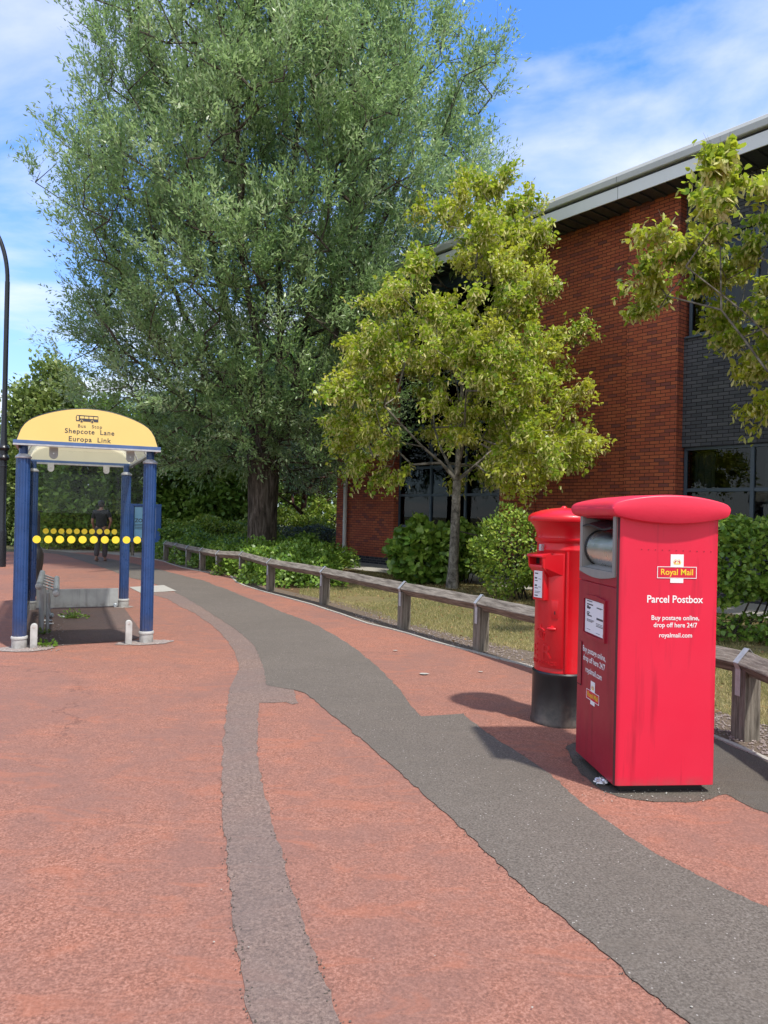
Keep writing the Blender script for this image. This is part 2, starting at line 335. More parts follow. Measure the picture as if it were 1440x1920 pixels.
def leaf_mat(name, stops, rough=.45, trans=.3, tcol=None, spec=.5):
    b = NB(name); at = b.n.new('ShaderNodeAttribute'); at.attribute_name = 'rnd'
    c = b.ramp(at.outputs['Fac'], stops); c = b.mix(b.ramp(b.noise(.9, 3), [(.42, 0), (.6, .35)]), c, stops[0][1])
    b.col(c); b.set(rough, spec=spec)
    t = b.n.new('ShaderNodeBsdfTranslucent'); mx = b.n.new('ShaderNodeMixShader'); mx.inputs[0].default_value = trans
    tc_ = b.mix(.5, c, tcol or (.25, .32, .05)); b.l.new(tc_, t.inputs[0])
    b.l.new(b.b.outputs[0], mx.inputs[1]); b.l.new(t.outputs[0], mx.inputs[2]); b.l.new(mx.outputs[0], b.o.inputs[0]); return b.m
MT['lf_willow'] = leaf_mat('willow_leaves', [(0, (.12, .23, .08)), (.4, (.28, .42, .165)), (.75, (.44, .57, .30)), (1, (.70, .78, .53))], .37, .48, (.35, .5, .18), .6)
MT['lf_lime'] = leaf_mat('lime_leaves', [(0, (.11, .24, .02)), (.35, (.28, .42, .03)), (.7, (.52, .57, .05)), (1, (.68, .60, .07))], .4, .48, (.55, .6, .06))
MT['bract'] = leaf_mat('pale_lime_bracts', [(0, (.6, .62, .17)), (.6, (.78, .74, .30)), (1, (.8, .70, .38))], .6, .45, (.5, .45, .1))
MT['lf_shrub'] = leaf_mat('shrub_leaves', [(0, (.08, .18, .022)), (.5, (.17, .30, .035)), (1, (.31, .44, .07))], .42, .28)
MT['lf_bright'] = leaf_mat('bright_shrub_leaves', [(0, (.12, .22, .025)), (.5, (.24, .36, .04)), (1, (.42, .48, .08))], .42, .3)
MT['lf_dark'] = leaf_mat('dark_hedge_leaves', [(0, (.03, .05, .03)), (.5, (.055, .085, .045)), (1, (.1, .13, .08))], .5, .2, (.1, .14, .05))
MT['lf_mid'] = leaf_mat('background_leaves', [(0, (.08, .19, .028)), (.5, (.18, .31, .045)), (1, (.34, .46, .09))], .45, .35, (.3, .42, .08))
MT['lf_pale'] = leaf_mat('pale_background_leaves', [(0, (.12, .2, .05)), (.5, (.22, .3, .08)), (1, (.38, .42, .16))], .45, .3)
MT['lf_pine'] = leaf_mat('pine_needles', [(0, (.05, .075, .04)), (.5, (.09, .12, .065)), (1, (.15, .17, .1))], .5, .15, (.1, .14, .05))
MT['grassblade'] = leaf_mat('grass_blades', [(0, (.10, .14, .03)), (.4, (.24, .23, .07)), (.7, (.46, .37, .15)), (1, (.6, .5, .25))], .6, .3, (.3, .28, .08))
MT['deadleaf'] = leaf_mat('dead_leaves', [(0, (.12, .055, .02)), (.5, (.25, .13, .05)), (1, (.45, .3, .13))], .7, .15, (.3, .18, .05))

def glass_mat(name, tint, refl=1.0, ior=1.5):
    b = NB(name); b.n.remove(b.b)
    tr = b.n.new('ShaderNodeBsdfTransparent'); tr.inputs[0].default_value = (*tint, 1); gl = b.n.new('ShaderNodeBsdfGlossy'); gl.inputs['Roughness'].default_value = .0; gl.inputs['Color'].default_value = (refl, refl, refl, 1)
    fr = b.n.new('ShaderNodeFresnel'); fr.inputs[0].default_value = ior; mx = b.n.new('ShaderNodeMixShader')
    b.l.new(fr.outputs[0], mx.inputs[0]); b.l.new(tr.outputs[0], mx.inputs[1]); b.l.new(gl.outputs[0], mx.inputs[2]); b.l.new(mx.outputs[0], b.o.inputs[0]); return b.m
MT['glass'] = glass_mat('shelter_glass', (.985, .995, .99), .35, 1.3)
MT['winglass'] = glass_mat('window_glass', (.5, .55, .55), .6, 1.5)
def clear_panel():
    b = NB('frosted_roof_panel'); t = b.n.new('ShaderNodeBsdfTranslucent'); t.inputs[0].default_value = (.8, .76, .6, 1)
    b.col((.62, .6, .47)); b.set(.5); mx = b.n.new('ShaderNodeMixShader'); mx.inputs[0].default_value = .5
    tr = b.n.new('ShaderNodeBsdfTransparent'); m2 = b.n.new('ShaderNodeMixShader'); m2.inputs[0].default_value = .35
    b.l.new(b.b.outputs[0], mx.inputs[1]); b.l.new(t.outputs[0], mx.inputs[2]); b.l.new(mx.outputs[0], m2.inputs[1]); b.l.new(tr.outputs[0], m2.inputs[2]); b.l.new(m2.outputs[0], b.o.inputs[0]); return b.m
MT['frost'] = clear_panel()
def emis(name, c, s):
    b = NB(name); b.col(c); b.b.inputs['Emission Color'].default_value = (*c, 1); b.b.inputs['Emission Strength'].default_value = s; return b.m
MT['lit'] = emis('lit_ceiling_panel', (1, .93, .75), 1.2)

# ------------------------------------------------------------------ ground and paving
def smooth_poly(parts, px=True):
    """parts: list of polylines (photo pixels on the ground) each smoothed; returns world 2D list with small roughness"""
    out = []
    for k, pl in enumerate(parts):
        pts = [P(*q).to_2d() if px else Vector(q) for q in pl]; n = len(pts)
        for i in range(n-1):
            p0 = pts[max(i-1, 0)]; p1 = pts[i]; p2 = pts[i+1]; p3 = pts[min(i+2, n-1)]
            d = (p2-p1).length; dist = p1.length; step = max(.035, dist*.012); m = max(1, int(d/step))
            for j in range(m):
                t = j/m
                q = .5*((2*p1)+(-p0+p2)*t+(2*p0-5*p1+4*p2-p3)*t*t+(-p0+3*p1-3*p2+p3)*t**3)
                jit = .006+.0006*dist
                out.append((q.x+random.uniform(-jit, jit), q.y+random.uniform(-jit, jit)))
        out.append((pts[-1].x, pts[-1].y))
    return out
def sheet(name, poly, z, mat, label=None):
    b = MB(); b.add([(x, y, z) for x, y in poly], [list(range(len(poly)))]); o = b.build(name, mat, auto=False)
    if o.data.polygons[0].normal.z < 0: o.data.flip_normals()
    tag(o, kind='structure'); return o
sheet('ground', [(-600, -200), (600, -200), (600, 900), (-600, 900)], 0, MT['far'])
# red surfaced pavement: everything in front, up to the edging along the fence
edge_px = [(333, 1064), (300, 1051), (270, 1044), (230, 1041)]
edging = [(1560, 1482), (1440, 1426), (1345, 1385), (1200, 1328), (1001, 1254), (946, 1239), (888, 1223), (815, 1204), (751, 1185), (698, 1172), (640, 1152), (578, 1132.5), (522, 1117), (478, 1105), (444, 1092), (430, 1078), (400, 1075), (375, 1071), (333, 1062), (300, 1051), (255, 1045)]
E2 = [P(*q).to_2d() for q in edging]
red = [(-30, -12), (14, -12), (14, -1.5)] + [tuple(v) for v in E2] + [tuple(P(180, 1036).to_2d()), tuple(P(60, 1036).to_2d()), (-15.2, 26), (-14, 24.5), (-7.5, 8), (-30, -8)]
sheet('red_pavement', red, .004, MT['red_surf'])
# brown worn strip
strip = smooth_poly([[(560, 2500), (490, 2000), (470, 1920), (452, 1830), (440, 1740), (430, 1650), (421, 1560), (416, 1470), (418, 1400), (424, 1340), (430, 1292)], [(446, 1262), (446, 1240), (430, 1207), (400, 1176), (365, 1151), (340, 1139), (314, 1124), (288, 1116)], [(275, 1108), (330, 1111)],
    [(345, 1112), (370, 1126), (420, 1150), (480, 1190), (520, 1240), (560, 1320), (600, 1370)][:6] + [(548, 1322)], [(535, 1318), (486, 1319)], [(484, 1335), (484, 1430), (505, 1520), (530, 1610), (560, 1710), (600, 1820), (640, 1920), (680, 2010), (900, 2500)]])
sheet('worn_strip', strip, .0068, MT['strip'])
dark = smooth_poly([[(1900, 2500), (1500, 2080), (1290, 1920), (1200, 1850), (1080, 1745), (980, 1665), (870, 1560), (760, 1460), (680, 1390), (620, 1340), (570, 1300), (535, 1293), (500, 1286)], [(498, 1280), (495, 1255), (486, 1232), (470, 1205), (440, 1180), (410, 1160), (370, 1135), (330, 1112), (285, 1094), (240, 1082), (200, 1067), (150, 1051), (110, 1040), (60, 1035)], [(60, 1030), (110, 1034), (170, 1042), (240, 1055), (300, 1068.6), (355, 1083), (383, 1089.5), (405, 1099), (422, 1104), (455, 1118.6), (489, 1131), (528, 1148), (580, 1167), (640, 1200), (700, 1245), (745, 1290), (772, 1325), (790, 1345)], [(868, 1340), (900, 1366), (940, 1394), (990, 1424), (1040, 1462), (1090, 1506), (1200, 1585), (1340, 1660), (1440, 1706), (1700, 1830), (2500, 2200)]])
sheet('tarmac_path', dark, .0088, MT['tarmac'])
patch = smooth_poly([[(1345, 1388), (1440, 1429), (1600, 1500)], [(1600, 1600), (1500, 1545), (1440, 1526), (1400, 1512), (1360, 1490), (1335, 1500), (1290, 1506), (1210, 1504), (1160, 1496), (1120, 1478), (1080, 1440), (1062, 1405)], [(1062, 1400), (1120, 1385), (1250, 1375)]])
sheet('tarmac_patch', patch, .0066, MT['tarmac2'])
sheet('concrete_slab', [tuple(P(*q).to_2d()) for q in [(242, 1101.7), (307, 1098), (331, 1109), (264, 1113)]], .012, MT['slab'])
sheet('gravel_area', [tuple(P(*q).to_2d()) for q in [(60, 1036), (180, 1036), (255, 1045), (300, 1050), (330, 1040), (330, 1020), (200, 1018), (20, 1022)]], .003, MT['gravel'])
sheet('car_park', [(-40, 30), (-40, 60), (-12.5, 60), (-12.5, 30.5)], .0035, MT['tarmac2'])
# planting side
FA = P(652, 1052).to_2d(); FBp = P(867, 1075).to_2d(); dv = (FBp-FA).normalized(); nv = Vector((dv.y, -dv.x))   # nv points into / out
if nv.y > 0: nv = -nv                                                                     # towards the camera
cr_ = ray(629, 1050); _t = (FA.dot(nv))/(cr_.x*nv.x+cr_.y*nv.y); CORNER = Vector((cr_.x*_t, cr_.y*_t))
BRZ = math.atan2(dv.y, dv.x)
def fac(px, py, off=0.):          # photo pixel -> (along facade, height) on the facade plane set off metres towards the camera
    v = ray(px, py); t = (CORNER.dot(nv)+off)/(v.x*nv.x+v.y*nv.y); q = Vector((v.x*t, v.y*t)); return ((q-CORNER).dot(dv), EYE+v.z*t)
def B2W(x, y): q = CORNER + dv*x - nv*y; return (q.x, q.y)      # building local (y into the building) to world
bed = [tuple(v) for v in E2] + [(-9, 30), (-14, 60), (10, 60)] + [B2W(0, 3), B2W(26, .0), (18, -2)]
sheet('planting_bed', bed, .002, MT['bed'])
sheet('building_path', [B2W(-6, -2.0), B2W(-6, .1), B2W(26, .1), B2W(26, -2.0)], .012, MT['slab'])
def off_line(pts, d0):
    out = []
    for i, p in enumerate(pts):
        a = pts[max(i-1, 0)]; b = pts[min(i+1, len(pts)-1)]; t = (b-a).normalized(); n = Vector((t.y, -t.x))
        if n.dot(Vector((1, .6))) < 0: n = -n
        out.append(p+n*d0)
    return out
soil = [(v.x+random.uniform(-.02, .02), v.y) for v in off_line(E2, .04)] + [tuple(v+Vector((random.uniform(-.12, .12), random.uniform(-.12, .12)))) for v in reversed(off_line(E2, .55))]
sheet('stony_verge', soil, .010, MT['soil'])
LAWN = [tuple(v) for v in off_line(E2[:13], .42)] + [(-1.9, 17.2), (-.6, 20.0)] + [B2W(1.2, -2.05), B2W(24, -2.05)]
sheet('lawn', LAWN, .006, MT['lawn'])
# edging board along the verge
eb = MB()
def ribbon(pts, w, h, z0=0.):
    a = [Vector((*v, 0)) for v in pts]; vs = []; fs = []
    for i, p in enumerate(a):
        t = (a[min(i+1, len(a)-1)]-a[max(i-1, 0)]).normalized(); n = Vector((-t.y, t.x, 0))*w/2; hh = h+random.uniform(-.002, .003)
        for q, z in ((p-n, z0), (p-n, hh), (p+n, hh), (p+n, z0)): vs.append((q.x, q.y, z))
    for i in range(len(a)-1):
        for k in range(4): fs.append((i*4+k, i*4+(k+1) % 4, (i+1)*4+(k+1) % 4, (i+1)*4+k))
    return vs, fs
E3 = [Vector(q) for q in smooth_poly([[(e[0], e[1]) for e in edging]])][::4]
v_, f_ = ribbon(E3, .045, .015); eb.add(v_, f_); o = eb.build('kerb', MT['slab'], auto=False); tag(o, kind='structure')

def in_poly(pts, poly):
    x, y = pts[:, 0], pts[:, 1]; r = np.zeros(len(pts), bool); n = len(poly); j = n-1
    for i in range(n):
        xi, yi = poly[i]; xj, yj = poly[j]
        c = ((yi > y) != (yj > y)) & (x < (xj-xi)*(y-yi)/((yj-yi) or 1e-9)+xi); r ^= c; j = i
    return r
def unit(a): return a/np.maximum(np.linalg.norm(a, axis=-1, keepdims=True), 1e-9)
def place_leaves(name, pos, dirs, nrm, size, tmpl, mat, parent=None, rnd=None, width=None):
    """tmpl (k,3) one polygon; x width, y along, z normal"""
    Y = unit(dirs); Z = unit(nrm-Y*np.sum(nrm*Y, -1, keepdims=True)); X = np.cross(Y, Z)
    t = np.asarray(tmpl, float); s = size[:, None, None]
    w = s if width is None else width[:, None, None]
    V = pos[:, None, :]+w*t[None, :, 0:1]*X[:, None, :]+s*t[None, :, 1:2]*Y[:, None, :]+s*t[None, :, 2:3]*Z[:, None, :]
    if rnd is None: rnd = rng.random(len(pos))
    return fast_mesh(name, V, t.shape[0], mat, parent, rnd)
T_WIL = [(0, 0, 0), (.09, .35, .0), (0, 1, -.05), (-.09, .4, 0)]
T_LIME = [(0, 0, 0), (.38, .05, .05), (.52, .42, .08), (.25, .8, .02), (0, 1.08, -.08), (-.25, .8, .02), (-.52, .42, .08), (-.38, .05, .05)]
T_OVAL = [(0, 0, 0), (.26, .25, .05), (.28, .6, .04), (0, 1, -.05), (-.28, .6, .04), (-.26, .25, .05)]
T_QUAD = [(0, 0, 0), (.4, .45, .05), (0, 1, 0), (-.4, .5, .05)]
T_BRACT = [(0, 0, 0), (.16, .3, 0), (.14, .8, .03), (0, 1.1, .05), (-.16, .7, 0)]
T_BLADE = [(-.04, 0, 0), (.04, 0, 0), (0, 1, .15)]

# grass blades on the lawn, denser near
lp = np.array(LAWN); nb = 150000
q = np.column_stack([rng.uniform(lp[:, 0].min(), 9, nb*3), rng.uniform(3, 22, nb*3)]); q = q[in_poly(q, LAWN)]
dd = np.hypot(q[:, 0], q[:, 1]); q = q[rng.random(len(q)) < np.clip((9./dd)**1.2, 0, 1)][:110000]
bald = (np.sin(q[:, 0]*2.1+1.3*np.sin(q[:, 1]*1.7))+np.sin(q[:, 1]*2.7+q[:, 0])) > -1.1; q = q[bald]
n = len(q); up = np.column_stack([rng.normal(0, .55, n), rng.normal(0, .55, n), np.ones(n)])
pos = np.column_stack([q, np.full(n, .004)])
o = place_leaves('grass', pos, up, rng.normal(size=(n, 3)), rng.uniform(.03, .075, n), T_BLADE, MT['grassblade'], rnd=np.clip(rng.normal(.64, .28, n)+.2*np.sin(q[:, 0]*1.3)*np.sin(q[:, 1]*.9), 0, 1), width=rng.uniform(.05, .1, n))
tag(o, 'dry yellow and green grass behind the wooden rail', 'grass', kind='stuff')
# fallen leaves on the bed and verge
q = np.column_stack([rng.uniform(-6, 9, 40000), rng.uniform(4, 22, 40000)]); q = q[in_poly(q, [tuple(v) for v in off_line(E2[:16], .1)]+[B2W(0, -2.1), B2W(24, -2.1)])]
ev = np.array([tuple(v) for v in E2]); dmin = np.min(np.hypot(q[:, None, 0]-ev[None, :, 0], q[:, None, 1]-ev[None, :, 1]), axis=1)
wy = (q-np.array(CORNER))@np.array(-nv)          # -metres in front of facade
keep = (rng.random(len(q)) < np.where(wy > -4.2, .85, .18)); q = q[keep]; n = len(q)
o = place_leaves('fallen_leaves', np.column_stack([q, rng.uniform(.012, .035, n)]), np.column_stack([rng.normal(size=(n, 2)), rng.normal(0, .25, n)]), np.column_stack([rng.normal(0, .5, (n, 2)), np.ones(n)]), rng.uniform(.02, .05, n), T_QUAD, MT['deadleaf'])
tag(o, 'brown fallen leaves scattered under the shrubs', 'leaves', kind='stuff')
# crumbs of surfacing along the joints of the worn strip and tarmac
cb = MB()
def crumb_line(poly, n, spread):
    for i in range(n):
        p = random.choice(poly); d = math.hypot(p[0], p[1])
        if p[1] < 1.9 or d > 11 or abs(p[0]) > p[1]*.56 or random.random() > 2.6/d: continue
        r_ = random.uniform(.0016, .0048); x = p[0]+random.gauss(0, spread); y = p[1]+random.gauss(0, spread); dd_ = [(1, 0, 0), (-1, 0, 0), (0, 1, 0), (0, -1, 0), (0, 0, 1), (0, 0, -1)]
        cb.add([(x+a*r_*random.uniform(.6, 1.3), y+c*r_*random.uniform(.6, 1.3), .009+e*r_*.6) for a, c, e in dd_], [(0, 2, 4), (2, 1, 4), (1, 3, 4), (3, 0, 4), (2, 0, 5), (1, 2, 5), (3, 1, 5), (0, 3, 5)])
crumb_line(strip, 1100, .012); crumb_line(dark, 1400, .012); crumb_line(patch, 700, .02)
o = cb.build('crumbs', MT['tarmac2'], auto=False); tag(o, 'dark crumbs of surfacing along the ragged joints of the path', 'crumbs', kind='stuff')
# little stones on the verge
sb = MB(); so = off_line(E3, .25)
def pebble(b, x, y, z, r):
    d = [(1, 0, 0), (-1, 0, 0), (0, 1, 0), (0, -1, 0), (0, 0, 1), (0, 0, -1)]
    b.add([(x+a*r*random.uniform(.6, 1.2), y+c*r*random.uniform(.6, 1.2), z+e*r*random.uniform(.4, .8)) for a, c, e in d], [(0, 2, 4), (2, 1, 4), (1, 3, 4), (3, 0, 4), (2, 0, 5), (1, 2, 5), (3, 1, 5), (0, 3, 5)])
for i in range(3500):
    k = random.random()**1.6; p = so[min(int(k*len(so)*.55), len(so)-1)]
    pebble(sb, p.x+random.uniform(-.22, .3), p.y+random.uniform(-.22, .22), .016, random.uniform(.004, .016))
o = sb.build('pebbles', MT['gravelly'], auto=False); tag(o, 'small pale stones strewn along the soil verge', 'stones', kind='stuff')

# ------------------------------------------------------------------ lettering
def text_part(s, size, mat, parent, name='lettering', loc=(0, 0, 0), rot=(math.pi/2, 0, 0), bold=.0, extrude=0., align='CENTER', spacing=1., wrap=None, sx=1.):
    cu = bpy.data.curves.new('t', 'FONT'); cu.body = s; cu.size = size; cu.align_x = align; cu.offset = bold*size; cu.extrude = extrude; cu.space_character = spacing; cu.resolution_u = 4
    to = bpy.data.objects.new('t', cu); COL.objects.link(to)
    dg = bpy.context.evaluated_depsgraph_get(); dg.update(); me = bpy.data.meshes.new_from_object(to.evaluated_get(dg)); bpy.data.objects.remove(to); me.name = name
    if wrap:                    # bend round a vertical cylinder (radius), text plane x,y -> angle,z
        r, a0, z0 = wrap
        for v in me.vertices:
            x, y, z = v.co; a = a0 + x*sx/r; rr = r+z; v.co = (rr*math.sin(a), -rr*math.cos(a), z0+y)
    else:
        for v in me.vertices: v.co.x *= sx
    me.materials.clear(); me.materials.append(mat)
    o = bpy.data.objects.new(name, me); link(o, parent)
    if not wrap: o.location = loc; o.rotation_euler = rot
    return o

def mail_logo(parent, c, s, rot, label=None):
    """the cruciform emblem; c centre of the box, s box width; built in an x/z plane facing -y then rotated"""
    e = MB(); w = s; h = s*.285
    e.box(-w*.165, w*.165, -.0008, 0, h*.5+.0, h*.5+w*.30); e.box(-w*.165, w*.165, -.0008, 0, -h*.5-w*.11, -h*.5)
    t = w*.014
    for b in ((-w/2, w/2, h/2-t, h/2), (-w/2, w/2, -h/2, -h/2+t), (-w/2, -w/2+t, -h/2+t, h/2-t), (w/2-t, w/2, -h/2+t, h/2-t)): e.box(b[0], b[1], -.0016, -.0009 if False else 0, b[2], b[3])
    root = e.build('logo', MT['white'], parent, loc=c, rot=rot)
    f = MB(); f.box(-w/2+t*1.2, w/2-t*1.2, -.0004, .0, -h/2+t*1.2, h/2-t*1.2); f.build('logo_panel', MT['logo_red'], root)
    text_part('Royal Mail', h*.72, MT['yellow_print'], root, loc=(0, -.0012, -h*.2), bold=.012, sx=.98)
    k = MB(); z0 = h*.5+w*.055; cw = w*.085                     # crown
    k.box(-cw, cw, -.0014, -.0009, z0, z0+w*.02)
    for i in range(5):
        x = (i-2)*cw*.45; k.tube([(x, -.0012, z0+w*.02), (x*1.25, -.0012, z0+w*(.09-.012*abs(i-2)))], w*.009, 6)
    k.tube([(-cw*1.1, -.0012, z0+w*.07), (-cw*.6, -.0012, z0+w*.12), (0, -.0012, z0+w*.1), (cw*.6, -.0012, z0+w*.12), (cw*1.1, -.0012, z0+w*.07)], w*.006, 6)
    for v in range(len(k.v)): k.v[v] = (k.v[v][0], -.0013+(k.v[v][1]+.0012)*.02, k.v[v][2])
    k.build('crown_emblem', MT['yellow_print'], root)
    j = MB()
    for sx_ in (-1, 1): j.tube([(sx_*cw*.75, -.002, z0+w*.03), (sx_*cw*.6, -.002, z0+w*.085), (sx_*cw*.25, -.002, z0+w*.075)], w*.012, 6)
    for v in range(len(j.v)): j.v[v] = (j.v[v][0], -.0018+(j.v[v][1]+.002)*.02, j.v[v][2])
    j.build('crown_lining', MT['logo_red'], root)
    return root

# ------------------------------------------------------------------ parcel postbox
PBW, PBD = .595, .615
bx = P(1150, 1475, .05)
PB = thing('parcel_postbox', 'big red rectangular parcel postbox with a domed lid and steel drum slot', 'postbox', (bx.x, bx.y, .008), R_(5.2))
def pbl(px, py, face='L', off=0.):       # photo pixel -> local coordinates on the left side face (y, z) or front face (x, z)
    a = R_(5.2); ex = Vector((math.cos(a), math.sin(a), 0)); ey = Vector((-math.sin(a), math.cos(a), 0)); v = ray(px, py)
    n = ex if face == 'L' else ey; t = (Vector((bx.x, bx.y, 0))-n*off).dot(n)/v.dot(n); q = v*t-Vector((bx.x, bx.y, 0))
    return (q.dot(ey if face == 'L' else ex), EYE+v.z*t-.008)
ZB, ZT = .045, 1.575
b = MB(); b.box(.05, PBW-.05, .05, PBD-.05, 0, .05); b.build('plinth', MT['black2'], PB)
# main shell: front, right and back sheet with a rounded front-left corner, flush behind the side panel
r = .035; out = [(.012, PBD), (.012, .04)]
out = [(.014, PBD), (.014, .018)] + [(.0+r-r*math.cos(t), r-r*math.sin(t)) for t in np.linspace(.35, math.pi/2, 8)] + [(PBW-.02, 0), (PBW-.006, .006), (PBW, .02), (PBW, PBD-.02), (PBW-.02, PBD)]
b = MB(); b.prism(out, 'z', ZB, ZT, smooth=False); b.build('body', MT['post_red'], PB, bevel=.002)
# left side panels: upper (carries the slot) and lower door, 12 mm proud of the shell
zdoor = pbl(1157, 1103)[1]
b = MB(); b.box(0, .013, .012, PBD-.002, ZB+.003, zdoor-.003); door = b.build('door', MT['shaded_red'], PB, bevel=.003)
b = MB(); b.box(0.0, .013, .012, PBD-.002, zdoor+.003, 1.215); b.build('upper_panel', MT['shaded_red'], PB, bevel=.003)
b = MB(); b.box(-.0004, .012, .0085, .0118, ZB+.003, ZT-.01); b.build('corner_seam', MT['rubber'], PB)
# posting aperture frame: outer outline with arched foot, hole, sunk tray
y0f, y1f = .028, PBD-.022; zt = ZT-.004; zf = 1.213
hy0, hy1, hz0, hz1 = y0f+.036, y1f-.045, 1.24, zt-.03
arch = [(y0f, zf), ] + [(y0f+(y1f-y0f)*t, zf-.026*math.sin(math.pi*t)) for t in np.linspace(.08, .92, 9)] + [(y1f, zf)]
b = MB()
def fr(ya, yb, za, zb): b.box(-.008, .02, ya, yb, za, zb)
b.prism([(y1f, hz0), (y0f, hz0)]+arch, 'x', -.008, .018); fr(y0f, hy0, hz0, zt); fr(hy1, y1f, hz0, zt)
slot = b.build('slot_frame', MT['slotgrey'], PB, bevel=.003)
# cut: recess walls in front of the shell are modelled as a sunk hood standing within the frame
bm_body = [o for o in PB.children if o.name.startswith('body')][0]
hole = MB(); hole.box(-.1, .32, hy0, hy1, hz0, zt-.02); ho = hole.build('cutter', MT['black2'], PB)
md = bm_body.modifiers.new('cut', 'BOOLEAN'); md.operation = 'DIFFERENCE'; md.object = ho; md.solver = 'EXACT'
bpy.context.view_layer.update(); dg = bpy.context.evaluated_depsgraph_get(); dg.update(); nm = bpy.data.meshes.new_from_object(bm_body.evaluated_get(dg)); bm_body.modifiers.clear(); bm_body.data = nm; bpy.data.objects.remove(ho)
for p in nm.polygons: p.material_index = 0
b = MB(); m_ = .003
b.box(.0, .30, hy0+m_, hy0+m_+.006, hz0+m_, zt-.025); b.box(.0, .30, hy1-m_-.006, hy1-m_, hz0+m_, zt-.025)   # cheeks
b.add([(-.004, hy0+.01, hz0+.002), (-.004, hy1-.01, hz0+.002), (.16, hy1-.01, hz0+.045), (.16, hy0+.01, hz0+.045)], [(0, 1, 2, 3)])   # sill
b.build('slot_recess', MT['slotgrey'], slot)
b = MB(); b.box(.29, .3, hy0+.012, hy1-.012, hz0+.004, zt-.025); b.box(.12, .13, hy0+.012, hy1-.012, 1.475, zt-.022); b.build('inner_panel', MT['shaded_red'], slot)
rc = .112; cz = hz0+.03+rc*.8; cx_ = .115
b = MB(); b.tube([(cx_, hy0+.012, cz), (cx_, hy1-.04, cz)], rc, 40); b.build('drum', MT['steel'], slot)
b = MB(); b.tube([(cx_, hy1-.039, cz), (cx_, hy1-.02, cz)], rc+.006, 40); b.build('drum_ring', MT['black2'], slot)
b = MB()
lipz = cz+rc+.03
for k in range(10):
    ya = hy0+.012+(hy1-hy0-.024)*k/10; yb = hy0+.012+(hy1-hy0-.024)*(k+1)/10; za = lipz-.012*math.sin(k*.6); zb = lipz-.012*math.sin((k+1)*.6)
    b.add([(-.012, ya, za-.012), (-.012, yb, zb-.012), (.11, yb, zb+.022), (.11, ya, za+.022), (-.012, ya, za-.002), (-.012, yb, zb-.002), (.11, yb, zb+.03), (.11, ya, za+.03)], [(0, 1, 2, 3), (4, 7, 6, 5), (0, 4, 5, 1), (0, 3, 7, 4), (1, 5, 6, 2)])
b.build('slot_flap', MT['black2'], slot)
# notice frame on the door
ya, zt_ = pbl(1138, 1127); yb, _ = pbl(1096, 1117); _, zb_ = pbl(1136, 1207); _, zt2 = pbl(1120, 1119)
zb2 = zb_; 
def archframe(y0, y1, z0, z1, bulge, k):
    top = [(y0+(y1-y0)*t, z1+bulge*math.sin(math.pi*t)) for t in np.linspace(0, 1, k)]; bot = [(y1-(y1-y0)*t, z0-bulge*math.sin(math.pi*t)) for t in np.linspace(0, 1, k)]; return top+bot
b = MB(); o_ = archframe(ya, yb, zb2, zt_, .012, 9); i_ = archframe(ya+.02, yb-.02, zb2+.02, zt_-.02, .006, 9); n_ = len(o_)
vs = [(-.012, *p) for p in o_]+[(-.012, *p) for p in i_]+[(.001, *p) for p in o_]+[(-.002, *p) for p in i_]
fs = []
for i in range(n_):
    j = (i+1) % n_; fs += [(i, j, n_+j, n_+i), (i, 2*n_+i, 2*n_+j, j), (n_+i, n_+j, 3*n_+j, 3*n_+i)]
b.add(vs, fs); nf = b.build('notice_frame', MT['shaded_red'], door)
pa, pb_, pz0, pz1 = ya+.026, yb-.03, zb2+.024, zt_-.022
b = MB(); b.box(-.004, -.001, pa, pb_, pz0, pz1); nt_ = b.build('notice', MT['paper'], nf)
RL = (math.pi/2, 0, -math.pi/2)
b = MB(); W_ = pb_-pa; H_ = pz1-pz0
def ln(u0, u1, v, h=.006): b.box(-.0052, -.0045, pb_-u1*W_, pb_-u0*W_, pz0+v*H_-h/2, pz0+v*H_+h/2)
for u0, u1, v, h in ((.1, .38, .955, .005), (.1, .42, .86, .007), (.1, .2, .8, .006), (.1, .3, .765, .008), (.1, .26, .735, .006), (.62, .92, .83, .003), (.62, .85, .81, .003), (.1, .26, .62, .005), (.1, .22, .57, .008), (.12, .36, .52, .008), (.1, .5, .4, .0025), (.1, .46, .37, .0025), (.1, .4, .34, .0025), (.62, .94, .5, .012), (.6, .92, .36, .0025), (.6, .94, .32, .0025), (.6, .94, .28, .004), (.1, .3, .1, .002), (.6, .8, .07, .002)): ln(u0, u1, v, h)
b.build('print', MT['ink'], nt_)
b = MB(); b.box(-.0052, -.0045, pa+.004, pa+.014, pz0+.006, pz0+.022); b.build('red_mark', MT['logo_red'], nt_)
# handle slot at the far edge of the door
hy, hzt = pbl(1087, 1200); _, hzb = pbl(1085, 1280); ym = pbl(1091, 1240)[0]
b = MB(); b.box(-.004, .001, ym, PBD-.012, hzb, hzt); b.build('handle_plate', MT['shaded_red'], door, bevel=.002)
b = MB(); b.box(-.0055, -.003, ym-.004, ym, hzb, hzt); b.box(-.0055, -.003, ym-.004, PBD-.012, hzb-.004, hzb); b.build('door_seam', MT['rubber'], door)
